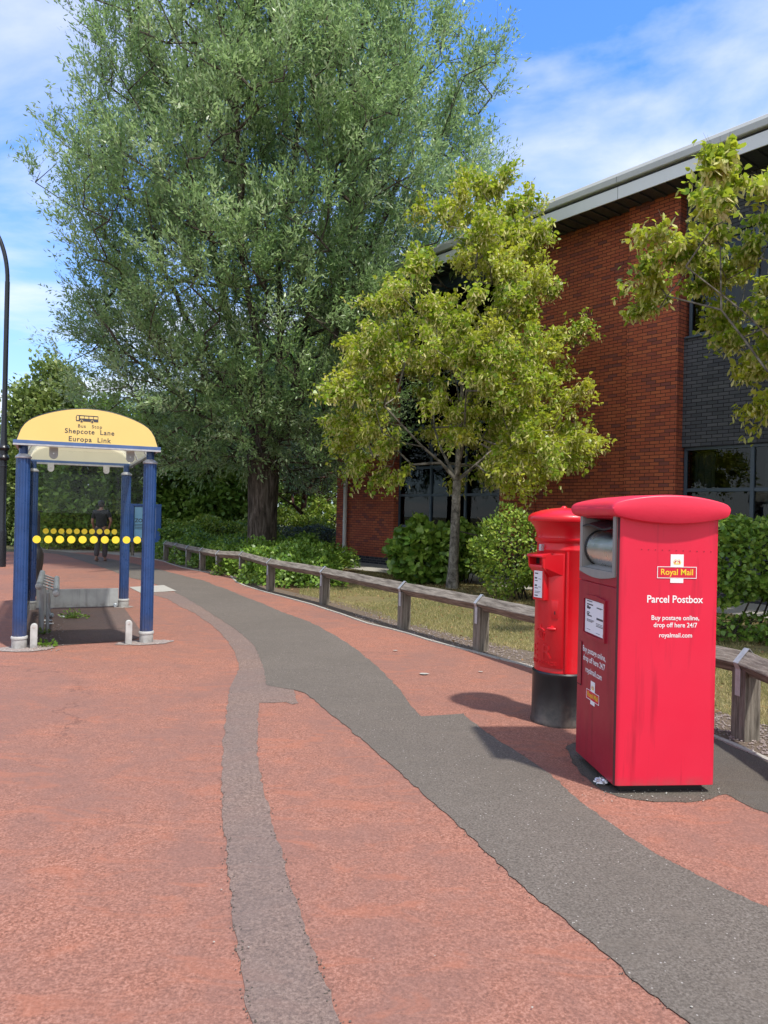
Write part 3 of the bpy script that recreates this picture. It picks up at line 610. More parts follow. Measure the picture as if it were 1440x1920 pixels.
# lettering on the door
def side_text(s, px0, px1, py, size, k=.012):
    y1, z1 = pbl(px0, py); y2, z2 = pbl(px1, py+(px1-px0)*.45); text_part(s, size, MT['white'], door, loc=(-.0012, (y1+y2)/2, (z1+z2)/2), rot=RL, bold=k, sx=.78)
yc = (pbl(1092, 1225)[0]+pbl(1137, 1240)[0])/2
z_a = pbl(1114, 1226)[1]; z_b = pbl(1114, 1243)[1]; z_c = pbl(1112, 1263)[1]
for s_, z_ in (('Buy postage online,', z_a-.012), ('drop off here 24/7', z_b-.012), ('royalmail.com', z_c-.012)): text_part(s_, .050, MT['white'], door, loc=(-.0012, yc, z_), rot=RL, bold=.014, sx=.95)
yl, zl = pbl(1111, 1306); mail_logo(door, (-.0012, yl-.005, zl), .205, (0, 0, -math.pi/2))
# lettering on the front
def ft(s, px, py, size, k=.012, sx=1.): x, z = pbl(px, py, 'F'); text_part(s, size, MT['white'], bm_body, loc=(x, -.0014, z), bold=k, sx=sx)
ft('Parcel Postbox', 1265, 1130, .0585, .016, .93); ft('Buy postage online,', 1266, 1162.5, .037, .013, .98); ft('drop off here 24/7', 1266, 1176, .037, .013, .93); ft('royalmail.com', 1266.5, 1195, .036, .013, .97)
xl, zl = pbl(1269, 1073.5, 'F'); mail_logo(bm_body, (xl, -.0012, zl), .232, (0, 0, 0))
for k in range(11):
    x, z = pbl(1203+k*13, 1030+k*.45, 'F'); b = MB(); b.tube([(x, -.002, z), (x, .001, z)], .0035, 8); b.build('rivet', MT['shaded_red'], bm_body)
# lid: lens profile extruded front to back, pillowed
xs = PBW/2+(PBW/2+.05)*np.sin(np.linspace(-math.pi/2, math.pi/2, 49)); c0 = PBW/2; hw = PBW/2+.05
def lid_prof(x):
    u = (x-c0)/hw; e = max(0, 1-abs(u)**30)**.5
    top = ZT+.060+.054*(1-u*u)**.9 if abs(u) < 1 else ZT+.062; bot = ZT-.006-.045*(1-u*u)
    mid = ZT+.035; return mid+(bot-mid)*e, mid+(top-mid)*e
ys = [(-.034, .84), (-.032, .90), (-.027, .95), (-.016, .985), (0, 1), (PBD*.5, 1.04), (PBD, 1), (PBD+.03, .97), (PBD+.046, .9), (PBD+.056, .8), (PBD+.06, .7)]
vs = []; fs = []
for (y, k) in ys:
    ring = []
    for x in xs: ring.append((x, lid_prof(x)[1]))
    for x in xs[::-1]: ring.append((x, lid_prof(x)[0]))
    zc = ZT+.035
    for (x, z) in ring:
        inset = (1-k)*.045
        xx = x + (inset if x < c0 else -inset)*min(1, abs(x-c0)/(hw*.9))
        bow = -.014*(1-((x-c0)/hw)**2) if y < 0 else 0
        vs.append((xx, y+bow, zc+(z-zc)*(k if z > zc else (.55+.45*k))))
m_ = len(xs)*2
for i in range(len(ys)-1):
    for j in range(m_): fs.append((i*m_+j, i*m_+(j+1) % m_, (i+1)*m_+(j+1) % m_, (i+1)*m_+j))
b = MB(); b.add(vs, fs, 0, True)
for base in (0, (len(ys)-1)*m_):
    h = len(xs)
    b.f += [[base+j, base+j+1, base+m_-2-j, base+m_-1-j] for j in range(h-1)]; b.m += [0]*(h-1); b.sm += [True]*(h-1)
b.build('lid', MT['cap_red'], PB, auto=False)

# ------------------------------------------------------------------ pillar box
pc = Vector((1.378, 5.72)); PILROT = R_(-62)
PL = thing('pillar_box', 'round red pillar box on a black base, letter slot hooded at its side', 'postbox', (pc.x, pc.y, .004), PILROT)
b = MB(); b.lathe([(.222, 0), (.222, .02), (.214, .035), (.212, .34), (.216, .36), (.216, .385), (.205, .395)], 56); b.build('base', MT['black'], PL)
b = MB(); b.lathe([(.198, .39), (.200, .40), (.197, .41), (.196, 1.30), (.199, 1.305), (.199, 1.318), (.196, 1.323), (.196, 1.36), (.206, 1.368), (.214, 1.385), (.214, 1.395), (.205, 1.40), (.202, 1.42), (.210, 1.455), (.226, 1.49), (.25, 1.515), (.254, 1.52)], 64); cyl = b.build('body', MT['pillar_red'], PL)
b = MB(); b.lathe([(.25, 1.518), (.266, 1.522), (.269, 1.53), (.269, 1.552), (.264, 1.562), (.24, 1.582), (.17, 1.606), (.09, 1.622), (.035, 1.627), (.022, 1.629), (.019, 1.636), (.010, 1.641), (.004, 1.642)], 64); b.build('cap', MT['pillar_red'], PL)
def cyl_patch(b, r0, r1, a0, a1, z0, z1, n=14):
    vs = []; fs = []
    for i in range(n+1):
        a = a0+(a1-a0)*i/n
        for (r_, z) in ((r0, z0), (r1, z0), (r1, z1), (r0, z1)): vs.append((r_*math.sin(a), -r_*math.cos(a), z))
    for i in range(n):
        for k in range(4): fs.append((i*4+k, i*4+(k+1) % 4, (i+1)*4+(k+1) % 4, (i+1)*4+k))
    fs += [(3, 2, 1, 0), (n*4, n*4+1, n*4+2, n*4+3)]; b.add(vs, fs, 0, True)
# door leaf slightly proud, pilaster beads on its two sides
b = MB(); cyl_patch(b, .190, .2025, -.92, .92, .43, 1.285, 30); dr = b.build('door', MT['pillar_red'], PL, bevel=.002)
for s_ in (-1, 1):
    b = MB(); b.tube([(.199*math.sin(s_*1.02), -.199*math.cos(s_*1.02), .40), (.199*math.sin(s_*1.02), -.199*math.cos(s_*1.02), 1.30)], .011, 10); b.build('pilaster', MT['pillar_red'], PL)
# hooded mouth
b = MB(); hw_ = .085; zs = 1.20
prof_out = [(-.165, 1.285), (-.262, 1.272), (-.270, 1.262), (-.262, 1.182), (-.255, 1.172), (-.165, 1.085)]
top_t = MB()
for sx_ in (-1, 1):
    top_t.prism([(p[0], p[1]) for p in prof_out], 'x', sx_*hw_, sx_*(hw_-.014))
top_t.prism([(-.165, 1.292), (-.272, 1.274), (-.280, 1.262), (-.276, 1.252), (-.165, 1.262)], 'x', -hw_-.004, hw_+.004)
top_t.prism([(-.165, 1.20), (-.262, 1.195), (-.264, 1.178), (-.252, 1.168), (-.165, 1.08)], 'x', -hw_+.014, hw_-.014)
# flared cheeks blending to the barrel
for sx_ in (-1, 1):
    top_t.add([(sx_*hw_, -.25, 1.27), (sx_*hw_, -.245, 1.175), (sx_*.155, -.13, 1.12), (sx_*.155, -.13, 1.275), (sx_*hw_, -.17, 1.09)], [(0, 1, 2, 3), (1, 4, 2)])
hood = top_t.build('mouth_hood', MT['pillar_red'], PL, bevel=.002)
b = MB(); b.box(-hw_+.014, hw_-.014, -.2, -.196, 1.20, 1.262); b.build('mouth_opening', MT['black2'], hood)
b = MB(); b.box(-.012, .012, -.226, -.19, 1.30, 1.35); b.build('tab_holder', MT['galv'], PL, bevel=.002)
# collection plate frame below the mouth
b = MB(); b.box(-.062, .062, -.236, -.19, .93, 1.165, bev=.006); pf = b.build('plate_frame', MT['pillar_red'], PL)
b = MB(); b.box(-.046, .046, -.239, -.236, .95, 1.15); np_ = b.build('notice', MT['paper'], pf)
b = MB()
for (x0, x1, z, h) in ((-.036, 0, 1.13, .008), (-.036, -.01, 1.095, .012), (-.036, -.005, 1.075, .006), (.005, .036, 1.09, .003), (-.036, -.01, 1.04, .012), (-.036, .0, 1.02, .006), (.005, .036, 1.03, .003), (-.036, .03, .995, .003), (-.036, .02, .985, .003), (-.036, .0, .965, .008)): b.box(x0, x1, -.2404, -.2392, z-h/2, z+h/2)
b.build('print', MT['ink'], np_)
# lock boss and pull
a_ = .58
b = MB(); cyl_patch(b, .2, .2065, .45, .72, .80, .935, 6); b.build('lock_plate', MT['pillar_red'], dr, bevel=.002)
b = MB(); b.box(-.004, .004, -.2085, -.2070, -.012, .012); kh = b.build('keyhole', MT['black2'], dr, loc=(0, 0, .845)); kh.rotation_euler = (0, 0, .6)
b = MB(); pts = [(.222*math.sin(t), -.222*math.cos(t), .725) for t in np.linspace(.36, .66, 7)]; b.tube(pts, [.008, .013, .015, .015, .015, .013, .008], 10); b.tube([(.19*math.sin(.5), -.19*math.cos(.5), .735), (.22*math.sin(.5), -.22*math.cos(.5), .73)], .014, 8); b.build('door_pull', MT['pillar_red'], dr)
# raised cypher and lettering
text_part('E R', .15, MT['pillar_red'], dr, 'royal_cypher', wrap=(.2035, 0, .50), extrude=.003, bold=-.004, sx=1.0)
text_part('POST OFFICE', .036, MT['pillar_red'], dr, 'raised_lettering', wrap=(.2035, 0, .452), extrude=.0025, bold=.0, sx=1.35)
b = MB()
for t in np.linspace(-1, 1, 5): b.tube([(.2035*math.sin(t*.13), -.2055*math.cos(t*.13), .645), (.2035*math.sin(t*.19), -.2055*math.cos(t*.19), .70-.012*abs(t))], .005, 6)
cyl_patch(b, .202, .2075, -.16, .16, .632, .646, 8)
pts = [(.2055*math.sin(t), -.2055*math.cos(t), .70+.02*math.cos(t*7)) for t in np.linspace(-.2, .2, 11)]; b.tube(pts, .005, 6); b.tube([(0, -.206, .71), (0, -.206, .745)], .006, 6); b.build('raised_crown', MT['pillar_red'], dr)

# ------------------------------------------------------------------ bus shelter
SH = thing('bus_shelter', 'small glass bus shelter on fluted blue posts with an arched yellow sign', 'bus shelter', (-3.955, 8.165, .004), R_(23.5))
SW, SD = 1.33, 3.35
for (x, y) in ((0, 0), (SW, 0), (0, SD), (SW, SD)):
    b = MB(); b.lathe([(.074, .13), (.074, 2.08)], 48, flute=.1, nfl=12); po = b.build('post', MT['blue'], SH, loc=(x, y, 0))
    b = MB(); b.lathe([(.078, 0), (.078, .10), (.084, .105), (.086, .125), (.080, .135), (.07, .135)], 32); b.build('base_collar', MT['collar'], po)
    b = MB(); b.lathe([(.076, 2.075), (.083, 2.08), (.083, 2.095), (.05, 2.125), (.045, 2.125)], 32); b.build('top_collar', MT['galv'], po)
    b = MB(); b.lathe([(.045, 2.12), (.045, 2.235)], 24); b.build('neck', MT['blue'], po)
zr = 2.235
def archz(u, H=.375):       # u -1..1
    return H*(.42*(1-abs(u)**16)+.58*(1-u*u))
def sign(y, front, nm):
    us = np.linspace(-1, 1, 41); hw = SW/2+.062; poly = [(SW/2+u*hw, zr+.035+archz(u)) for u in us]
    poly = [(SW/2-hw, zr+.03)]+poly+[(SW/2+hw, zr+.03)]
    b = MB(); b.prism(poly, 'y', y, y+.03); s = b.build(nm, MT['signyellow'] if front else MT['creamboard'], SH)
    b = MB(); pts = [(p[0], y+.015, p[1]+.003) for p in poly[1:-1]]; b.tube(pts, .009, 8); b.build('sign_trim', MT['black2'], s)
    return s
sg = sign(-.13, True, 'sign_board'); sign(SD+.11, False, 'sign_board')
yt = -.1315
text_part('Shepcote  Lane', .074, MT['ink'], sg, loc=(SW/2-.0, yt, zr+.135), bold=.014, spacing=1.12)
text_part('Europa  Link', .076, MT['ink'], sg, loc=(SW/2-.0, yt, zr+.048), bold=.014, spacing=1.12)
text_part('Bus   Stop', .053, MT['ink'], sg, loc=(SW/2-.0, yt, zr+.203), bold=.006, spacing=1.15)
b = MB(); bxx = SW/2-.03; bz = zr+.272        # bus pictogram
b.prism([(bxx-.115, bz), (bxx-.118, bz+.045), (bxx-.108, bz+.068), (bxx+.11, bz+.068), (bxx+.115, bz+.06), (bxx+.115, bz)], 'y', yt-.0006, yt+.001); pc_ = b.build('bus_pictogram', MT['ink'], sg)
b = MB()
for x0 in (-.075, -.028, .02, .067): b.box(bxx+x0, bxx+x0+.04, yt-.0016, yt-.0004, bz+.032, bz+.056)
b.box(bxx-.108, bxx-.088, yt-.0016, yt-.0004, bz+.012, bz+.058)
for x0 in (-.058, .052): b.tube([(bxx+x0, yt-.0016, bz+.002), (bxx+x0, yt-.0004, bz+.002)], .015, 20)
b.build('pictogram_windows', MT['signyellow'], pc_)
b = MB()
for x0 in (-.058, .052):
    b.tube([(bxx+x0, yt-.0026, bz+.001), (bxx+x0, yt-.0017, bz+.001)], .0115, 20)
b.build('pictogram_wheels', MT['ink'], pc_)
# roof frame
b = MB(); b.box(-.1, SW+.1, -.145, -.09, zr-.005, zr+.032); b.box(-.1, SW+.1, SD+.09, SD+.145, zr-.005, zr+.032); b.build('roof_rail', MT['bluetrim'], SH, bevel=.003)
b = MB(); b.box(-.1, SW+.1, -.15, -.08, zr-.024, zr-.006); b.box(-.1, SW+.1, SD+.08, SD+.15, zr-.03, zr-.006)
for x in (-.085, SW+.045): b.box(x, x+.04, -.08, SD+.08, zr-.024, zr+.012)
b.build('roof_frame', MT['galv'], SH)
b = MB()
for x in (-.05, SW+.03): b.box(x, x+.02, -.075, SD+.075, zr-.05, zr-.026)
b.build('side_gutter', MT['black2'], SH)
us = np.linspace(-1, 1, 25); vs = []; fs = []
for y in (-.09, SD+.09):
    for u in us: vs.append((SW/2+u*(SW/2+.07), y, zr+.02+archz(u, .33)))
b = MB(); b.add(vs, [(i, i+1, 26+i, 25+i) for i in range(24)], 0, True); b.build('roof_panel', MT['frost'], SH, auto=False)
b = MB()
for y in (SD*.33, SD*.67): b.tube([(SW/2+u*(SW/2+.065), y, zr+.012+archz(u, .33)) for u in us], .012, 8)
b.build('roof_rib', MT['galv'], SH)
for (x, y) in ((.30, .02), (SW-.22, .02), (.24, SD-.02), (SW-.30, SD-.02)):       # glass clamps
    pts = [(x-.045, zr-.02)]+[(x-.045*math.cos(t), zr-.105-.045*math.sin(t)) for t in np.linspace(0, math.pi, 12)]+[(x+.045, zr-.02)]
    b = MB(); b.prism(pts, 'y', y-.012, y+.012); cl = b.build('glass_clamp', MT['collar'], SH, bevel=.002)
    b = MB(); b.tube([(x, y-.02, zr-.09), (x, y+.02, zr-.09)], .007, 10); b.build('bolt', MT['steel'], cl)
def pane(x0, x1, y0, y1, z0, z1, name='glass_pane'):
    b = MB(); b.box(x0, x1, y0, y1, z0, z1); return b.build(name, MT['glass'], SH)
g1 = pane(.085, SW-.06, -.004, .004, .17, zr-.055); g2 = pane(.085, SW-.085, SD-.004, SD+.004, .32, zr-.055)
g3 = pane(.0, .008, .09, 1.55, .2, zr-.06); g4 = pane(.0, .008, 1.62, SD-.09, .2, zr-.06)
def dots(g, y, zc, n, x0, x1, r):
    for k in range(n):
        x = x0+(x1-x0)*k/(n-1); b = MB(); b.tube([(x, y-.0018, zc), (x, y, zc)], r, 28, smooth=False); b.build('warning_dot', MT['dot'], g)
dots(g1, -.0042, 1.19, 10, .15, SW-.125, .042); dots(g2, SD-.0042, 1.185, 10, .19, SW-.16, .042)
b = MB(); b.box(.08, SW-.08, SD-.02, SD+.02, .02, .30); b.build('kick_panel', MT['greymetal'], SH, bevel=.003)
b = MB(); b.box(-.02, .0, .12, SD-.1, .03, .33); b.build('side_kick_panel', MT['greymetal'], SH, bevel=.003)
for x in (.145, SW-.2):
    pts = [(x-.036, 0)]+[(x-.036*math.cos(t), .235+.036*math.sin(t)) for t in np.linspace(0, math.pi, 12)]+[(x+.036, 0)]
    b = MB(); b.prism(pts, 'y', -.09, -.012); st = b.build('glass_stub', MT['collar'], SH, bevel=.004)
    b = MB(); b.tube([(x, -.094, .235), (x, -.088, .235)], .008, 10); b.tube([(x+.034, -.05, .11), (x+.039, -.05, .11)], .007, 8); b.build('bolt', MT['steel'], st)
shm = SH.matrix_basis
a = R_(23.5)
def shw(x, y): return (-3.955+x*math.cos(a)-y*math.sin(a), 8.16+x*math.sin(a)+y*math.cos(a))
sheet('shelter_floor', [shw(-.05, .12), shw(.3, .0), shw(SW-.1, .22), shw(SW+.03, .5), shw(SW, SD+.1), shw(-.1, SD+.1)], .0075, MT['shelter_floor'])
def blob(cx, cy, rx, ry, k=26):
    return [(cx+rx*math.cos(t)*random.uniform(.82, 1.12), cy+ry*math.sin(t)*random.uniform(.82, 1.12)) for t in np.linspace(0, 2*math.pi, k, endpoint=False)]
for i, (x, y, rx, ry) in enumerate(((.08, -.05, .3, .2), (SW-.02, -.02, .32, .17), (SW, SD, .16, .14))):
    sheet('concrete_footing', [shw(p[0], p[1]) for p in blob(x, y, rx, ry)], .0105, MT['gravelly'])
# leaning perch rails
LR = thing('perch_seat', 'steel perch seat of two round rails inside the bus shelter', 'seat', (*shw(0, 0), .008), a)
for (x, z, y0, y1) in ((.17, .60, .72, 2.75), (.36, .52, .62, 2.7)):
    b = MB(); b.tube([(x, y0, z), (x, y1, z)], .038, 18); rl = b.build('seat_rail', MT['greymetal'], LR)
    b = MB(); b.lathe([(.002, -.042), (.02, -.037), (.037, -.019), (.042, 0), (.037, .019), (.02, .037), (.002, .042)], 18, c=(x, y0, z)); b.build('end_ball', MT['collar'], rl)
for y in (.95, 2.5):
    b = MB(); b.tube([(.2, y, 0), (.2, y, .57)], .03, 14); b.tube([(.27, y, 0), (.27, y, .5)], .02, 14); b.build('leg', MT['greymetal'], LR)
b = MB()
for y in np.linspace(.95, 2.5, 5): b.tube([(.17, y, .60), (.36, y, .52)], .012, 8)
b.build('rung', MT['greymetal'], LR)

# ------------------------------------------------------------------ street lamp
lb = P(5, 1063)
LM = thing('street_lamp', 'tall black lamp post with a swan neck, left of the shelter', 'street lamp', (lb.x-.05, lb.y, 0))
b = MB(); b.lathe([(.12, 0), (.12, .9), (.115, .95), (.098, 1.0), (.092, 2.3), (.092, 2.55), (.10, 2.56), (.10, 2.59), (.092, 2.6), (.092, 2.72), (.13, 2.74), (.15, 2.79), (.13, 2.84), (.1, 2.87), (.1, 2.97), (.13, 2.99), (.15, 3.04), (.13, 3.09), (.095, 3.12), (.075, 3.3), (.062, 4.0), (.058, 7.3)], 28); b.build('column', MT['lampblack'], LM)
arc = [(-1.25*(1-math.cos(t)), 0, 7.3+1.9*math.sin(t)) for t in np.linspace(0, math.pi*.62, 24)]
b = MB(); b.tube(arc, .052, 14); b.build('swan_neck', MT['lampblack'], LM)
e = arc[-1]; b = MB(); b.lathe([(.02, .16), (.1, .12), (.16, .02), (.24, -.08), (.25, -.12), (.2, -.14)], 28, c=(e[0]-.08, 0, e[2]-.12)); b.build('lantern', MT['lampblack'], LM)
# ------------------------------------------------------------------ bollard beside shelter
qb = P(62, 1118)
BO = thing('bollard', 'black waisted bollard with white and yellow bands left of the shelter', 'bollard', (qb.x-.05, qb.y+.1, .004))
b = MB(); b.lathe([(.17, 0), (.17, .1), (.13, .25), (.13, .4), (.155, .55), (.16, .72), (.13, .8), (.095, .86), (.09, 1.38), (.085, 1.44), (.05, 1.48), (.01, 1.49)], 28); bo = b.build('shaft', MT['black2'], BO)
b = MB(); cyl_patch(b, .088, .093, -.9, -.25, 1.12, 1.36); cyl_patch(b, .088, .093, .2, .8, 1.12, 1.36); b.build('reflective_strip', MT['white'], BO)
b = MB(); cyl_patch(b, .088, .093, -.9, -.25, 1.0, 1.08); cyl_patch(b, .088, .093, .2, .8, 1.0, 1.08); b.build('yellow_strip', MT['dot'], BO)
b = MB(); cyl_patch(b, .15, .166, -.85, -.3, .55, .7); cyl_patch(b, .15, .166, .05, .6, .55, .7); b.build('label_plate', MT['paper'], BO)

# ------------------------------------------------------------------ noticeboard
nb_ = thing('noticeboard', 'blue framed noticeboard on posts beyond the shelter, light blue poster inside', 'noticeboard', (-7.92, 24.85, 0), R_(6))
b = MB(); b.box(-.5, .5, -.05, .05, .46, .58); b.box(-.5, .5, -.05, .05, 1.66, 1.73); b.box(-.5, -.38, -.05, .05, .58, 1.66); b.box(.33, .5, -.05, .05, .58, 1.66); b.box(-.38, .33, .01, .05, .58, 1.66); fr_ = b.build('frame', MT['boardblue'], nb_, bevel=.006)
b = MB(); b.box(-.37, .2, -.006, .008, .6, 1.62); po = b.build('poster', MT['poster'], nb_)
b = MB(); b.box(.21, .32, -.002, .006, .6, 1.62); b.build('white_sheet', MT['paper'], nb_)
text_part('ZO', .17, MT['ink'], po, loc=(-.35, -.008, 1.12), bold=.03, align='LEFT')
b = MB()
for k in range(4): b.box(-.35, .0-.03*k, -.0075, -.0062, 1.04-k*.05, 1.06-k*.05)
b.build('print', MT['ink'], po)
for x in (-.43, .42):
    b = MB(); b.box(x-.045, x+.045, .052, .13, 0, 1.6); b.build('leg', MT['wood_post'], nb_)

# ------------------------------------------------------------------ timber rail fence
FPX = [(1560, 1490), (1397, 1388), None, (901, 1221), (757, 1180), (608, 1134), (507, 1109), (454, 1087), (410, 1078), (379, 1070), (353, 1063), (331, 1056), (311, 1050.5)]
FP = [P(*q).to_2d() if q else None for q in FPX]; FP[2] = (FP[1]+FP[3])/2
FN = thing('rail_fence', 'low knee rail fence of weathered timber running along the path verge', 'fence', (FP[3].x, FP[3].y, 0)); fo = FP[3].copy()
RH = .62
for i, p in enumerate(FP):
    q = p-fo; nx = FP[min(i+1, len(FP)-1)]-FP[max(i-1, 0)]; ang = math.atan2(nx.y, nx.x); h = .60 if i < 8 else .55
    b = MB(); s_ = .068
    b.prism([(-s_, -s_), (s_, -s_), (s_, s_), (-s_, s_)], 'z', -.05, h-.09+random.uniform(-.005, .005)); b.v = [(x*(1+.04*math.sin(z*9)), y, z) for x, y, z in b.v]
    b.build('post', MT['wood_post'], FN, loc=(q.x, q.y, 0), rot=(0, 0, ang+random.uniform(-.06, .06)), bevel=.006)
    st = MB(); w = .025                     # strap over the diamond rail and down the post
    path = [(.0, -s_-.003, h-.28), (.0, -s_-.003, h-.09), (.0, -.095, h-.045), (.0, .0, h+.0535), (.0, .095, h-.045), (.0, s_+.003, h-.09), (.0, s_+.003, h-.28)]
    for k in range(len(path)-1):
        p0, p1 = Vector(path[k]), Vector(path[k+1]); d_ = (p1-p0).normalized(); nn = Vector((0, -d_.z, d_.y))*.003
        st.add([p0+Vector((-w, 0, 0)), p0+Vector((w, 0, 0)), p1+Vector((w, 0, 0)), p1+Vector((-w, 0, 0)), p0+nn+Vector((-w, 0, 0)), p0+nn+Vector((w, 0, 0)), p1+nn+Vector((w, 0, 0)), p1+nn+Vector((-w, 0, 0))], [(0, 1, 2, 3), (4, 7, 6, 5), (0, 4, 5, 1), (3, 2, 6, 7), (0, 3, 7, 4), (1, 5, 6, 2)])
    sto = st.build('strap', MT['galv'], FN, loc=(q.x, q.y, 0), rot=(0, 0, ang))
rr = .088
for i in range(len(FP)-1):
    p0, p1 = FP[i]-fo, FP[i+1]-fo; h0 = .60 if i < 8 else .55; h1 = .60 if i+1 < 8 else .55; h0 -= .05; h1 -= .05
    d_ = p1-p0; ln_ = d_.length; ang = math.atan2(d_.y, d_.x); n = 9; vs = []; fs = []
    r0 = random.uniform(-.01, .01)
    for k in range(n+1):
        t = k/n; x = -.01+t*(ln_+.02) if k else 0.004; x = min(max(x, .004), ln_-.004)
        z = (h1-h0)*t
        for (yy, zz) in ((0, rr), (-rr, 0), (0, -rr), (rr, 0)):
            vs.append((x, yy*(1+random.uniform(-.05, .05)), z+zz*(1+random.uniform(-.06, .04))))
    for k in range(n):
        for j in range(4): fs.append((k*4+j, k*4+(j+1) % 4, (k+1)*4+(j+1) % 4, (k+1)*4+j))
    fs += [(3, 2, 1, 0), (n*4, n*4+1, n*4+2, n*4+3)]
    b = MB(); b.add(vs, fs); b.build('rail', MT['wood_rail'], FN, loc=(p0.x, p0.y, h0), rot=(0, 0, ang), bevel=.009)

# ------------------------------------------------------------------ brick building
BD = thing('brick_building', 'two storey red brick office building with dark grey brick bays and oversailing roof', 'building', (CORNER.x, CORNER.y, 0), BRZ)
HB = 8.34; XR = 30.
x683 = fac(683, 1000)[0]; xA = fac(740, 1000)[0]; xB = fac(938, 980)[0]; x1004 = fac(1004, 940)[0]; x1182 = fac(1182, 700)[0]; xC = fac(1275, 840)[0]
print('facade', x683, xA, xB, x1004, x1182, xC, HB)
b = MB(); zp = .225
b.box(0, xA, 0, .35, zp, HB); b.box(x683, xA-.001, -.055, 0, zp, HB-.003)
b.build('wall', MT['brick'], BD); b = MB(); b.box(xB, xC-.001, 0, .35, zp, HB); b.box(xB+.001, x1004, -.055, 0, zp, HB-.003); b.box(x1182, xC, -.16, 0, zp, HB-.003); b.box(x1182+.5, xC, .001, .4, zp, HB-.004)
b.build('wall', MT['brick'], BD); b = MB(); b.box(0.001, .34, .351, 14, zp, HB-.002); b.build('wall', MT['brick'], BD)
b = MB(); b.box(.002, xA+.0, -.004, .348, .0, zp-.002); b.box(x683+.002, xA-.002, -.058, -.005, 0, zp-.002); b.box(xB, xC-.002, -.004, .348, 0, zp-.002); b.box(xB+.002, x1004, -.058, -.005, 0, zp-.002); b.box(x1182, xC-.002, -.164, -.005, 0, zp-.002); b.box(xC-.001, XR, .052, .39, 0, zp-.002); b.build('plinth', MT['plinth'], BD)
# window openings on the dark bay
zhead = fac(1356, 834)[1]; zs2 = fac(1300, 628)[1]; zh2 = fac(1300, 452)[1]; print('dark bay', zhead, zs2, zh2)
W0 = xC+.02; yR = .07
b = MB(); b.box(xC, XR, yR, .40, zp, .85); b.box(xC, XR, yR, .40, zhead, zs2); b.box(xC, XR, yR, .40, zh2, HB-.002); b.build('dark_brick_wall', MT['dbrick'], BD)
FRM = MT['frame']
def window(x0, x1, z0, z1, mull, trans, y=.12, fw=.06, gname='window'):
    b = MB(); d0, d1 = y, y+.07
    b.box(x0, x1, d0, d1, z0, z0+fw); b.box(x0, x1, d0, d1, z1-fw, z1)
    b.box(x0, x0+fw, d0, d1, z0+fw, z1-fw); b.box(x1-fw, x1, d0, d1, z0+fw, z1-fw)
    xs_ = [x0+fw]+[v for m in mull for v in (m-fw*.6, m+fw*.6)]+[x1-fw]; zs_ = [z0+fw]+[v for m in trans for v in (m-fw*.6, m+fw*.6)]+[z1-fw]
    for m in mull: b.box(m-fw*.6, m+fw*.6, d0-.012, d1, z0+fw, z1-fw)
    for m in trans:
        for k in range(0, len(xs_), 2): b.box(xs_[k], xs_[k+1], d0, d1, m-fw*.6, m+fw*.6)
    w = b.build(gname, FRM, BD, bevel=.005)
    for i in range(0, len(xs_), 2):
        for j in range(0, len(zs_), 2):
            a = .022; g = MB()
            g.box(xs_[i]-.005, xs_[i+1]+.005, d0+.035, d0+.041, zs_[j]-.005, zs_[j+1]+.005); g.build('pane', MT['winglass'], w)
    return w
m1 = fac(801, 950)[0]; m2 = fac(866, 950)[0]; t1 = fac(800, 988)[1]; t2 = fac(800, 928)[1]; t3 = fac(800, 876)[1]
window(xA, xB, .30, HB-.35, [m1, m2], [t1, t2, t3, t3+1.15, t3+2.4, t3+3.5])
b = MB(); b.box(xA+.002, xB-.002, .02, .3, 0, .298); b.build('sill', MT['plinth'], BD)
b = MB(); b.box(xA+.001, xB-.001, .05, .3, HB-.349, HB-.003); b.build('window_head', FRM, BD)
mr = fac(1404, 900)[0]; tr_ = fac(1330, 918)[1]; dx = mr-W0
ml = [mr+dx*k for k in range(0, 9)]
window(W0, W0+dx*9, .852, zhead-.002, [m for m in ml if m < W0+dx*8.9], [tr_], y=yR+.06)
mr2 = fac(1413, 500)[0]; dx2 = mr2-W0-.05
window(W0+.05, W0+.05+dx2*8, zs2+.002, zh2-.002, [mr2+dx2*k for k in range(0, 7)], [zh2-.42], y=yR+.06)
b = MB(); b.box(W0, XR, .02, yR+.055, .84, .87); b.build('sill', FRM, BD, bevel=.004); b = MB(); b.box(W0+.02, XR, .02, yR+.055, zs2-.04, zs2); b.build('sill', FRM, BD, bevel=.004)
# interior
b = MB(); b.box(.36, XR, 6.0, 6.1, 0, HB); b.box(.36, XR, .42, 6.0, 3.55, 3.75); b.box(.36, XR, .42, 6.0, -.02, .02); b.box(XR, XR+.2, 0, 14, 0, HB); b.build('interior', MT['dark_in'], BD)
for (x, z0, z1, w_) in ((W0+.12, .9, zhead-.1, .42), (m1+.05, .35, 3.2, .5), (W0+dx+.15, .9, zhead-.1, .12), (W0+.35, zs2+.1, zh2-.1, 2.4), (W0+3.6, zs2+.1, zh2-.1, 2.4)):
    b = MB(); k = 0; xx = x
    while xx < x+w_: b.box(xx, xx+.07, .34+(k % 2)*.012, .348+(k % 2)*.012, z0, z1); xx += .072; k += 1
    b.build('blind', MT['blind'], BD)
for (x, y) in ((W0+1.4, 1.9), (W0+3.0, 2.6), (W0+4.6, 1.9), (W0+6.2, 2.6)):
    b = MB(); b.box(x, x+.6, y, y+.6, 3.52, 3.548); b.build('ceiling_light', MT['lit'], BD)
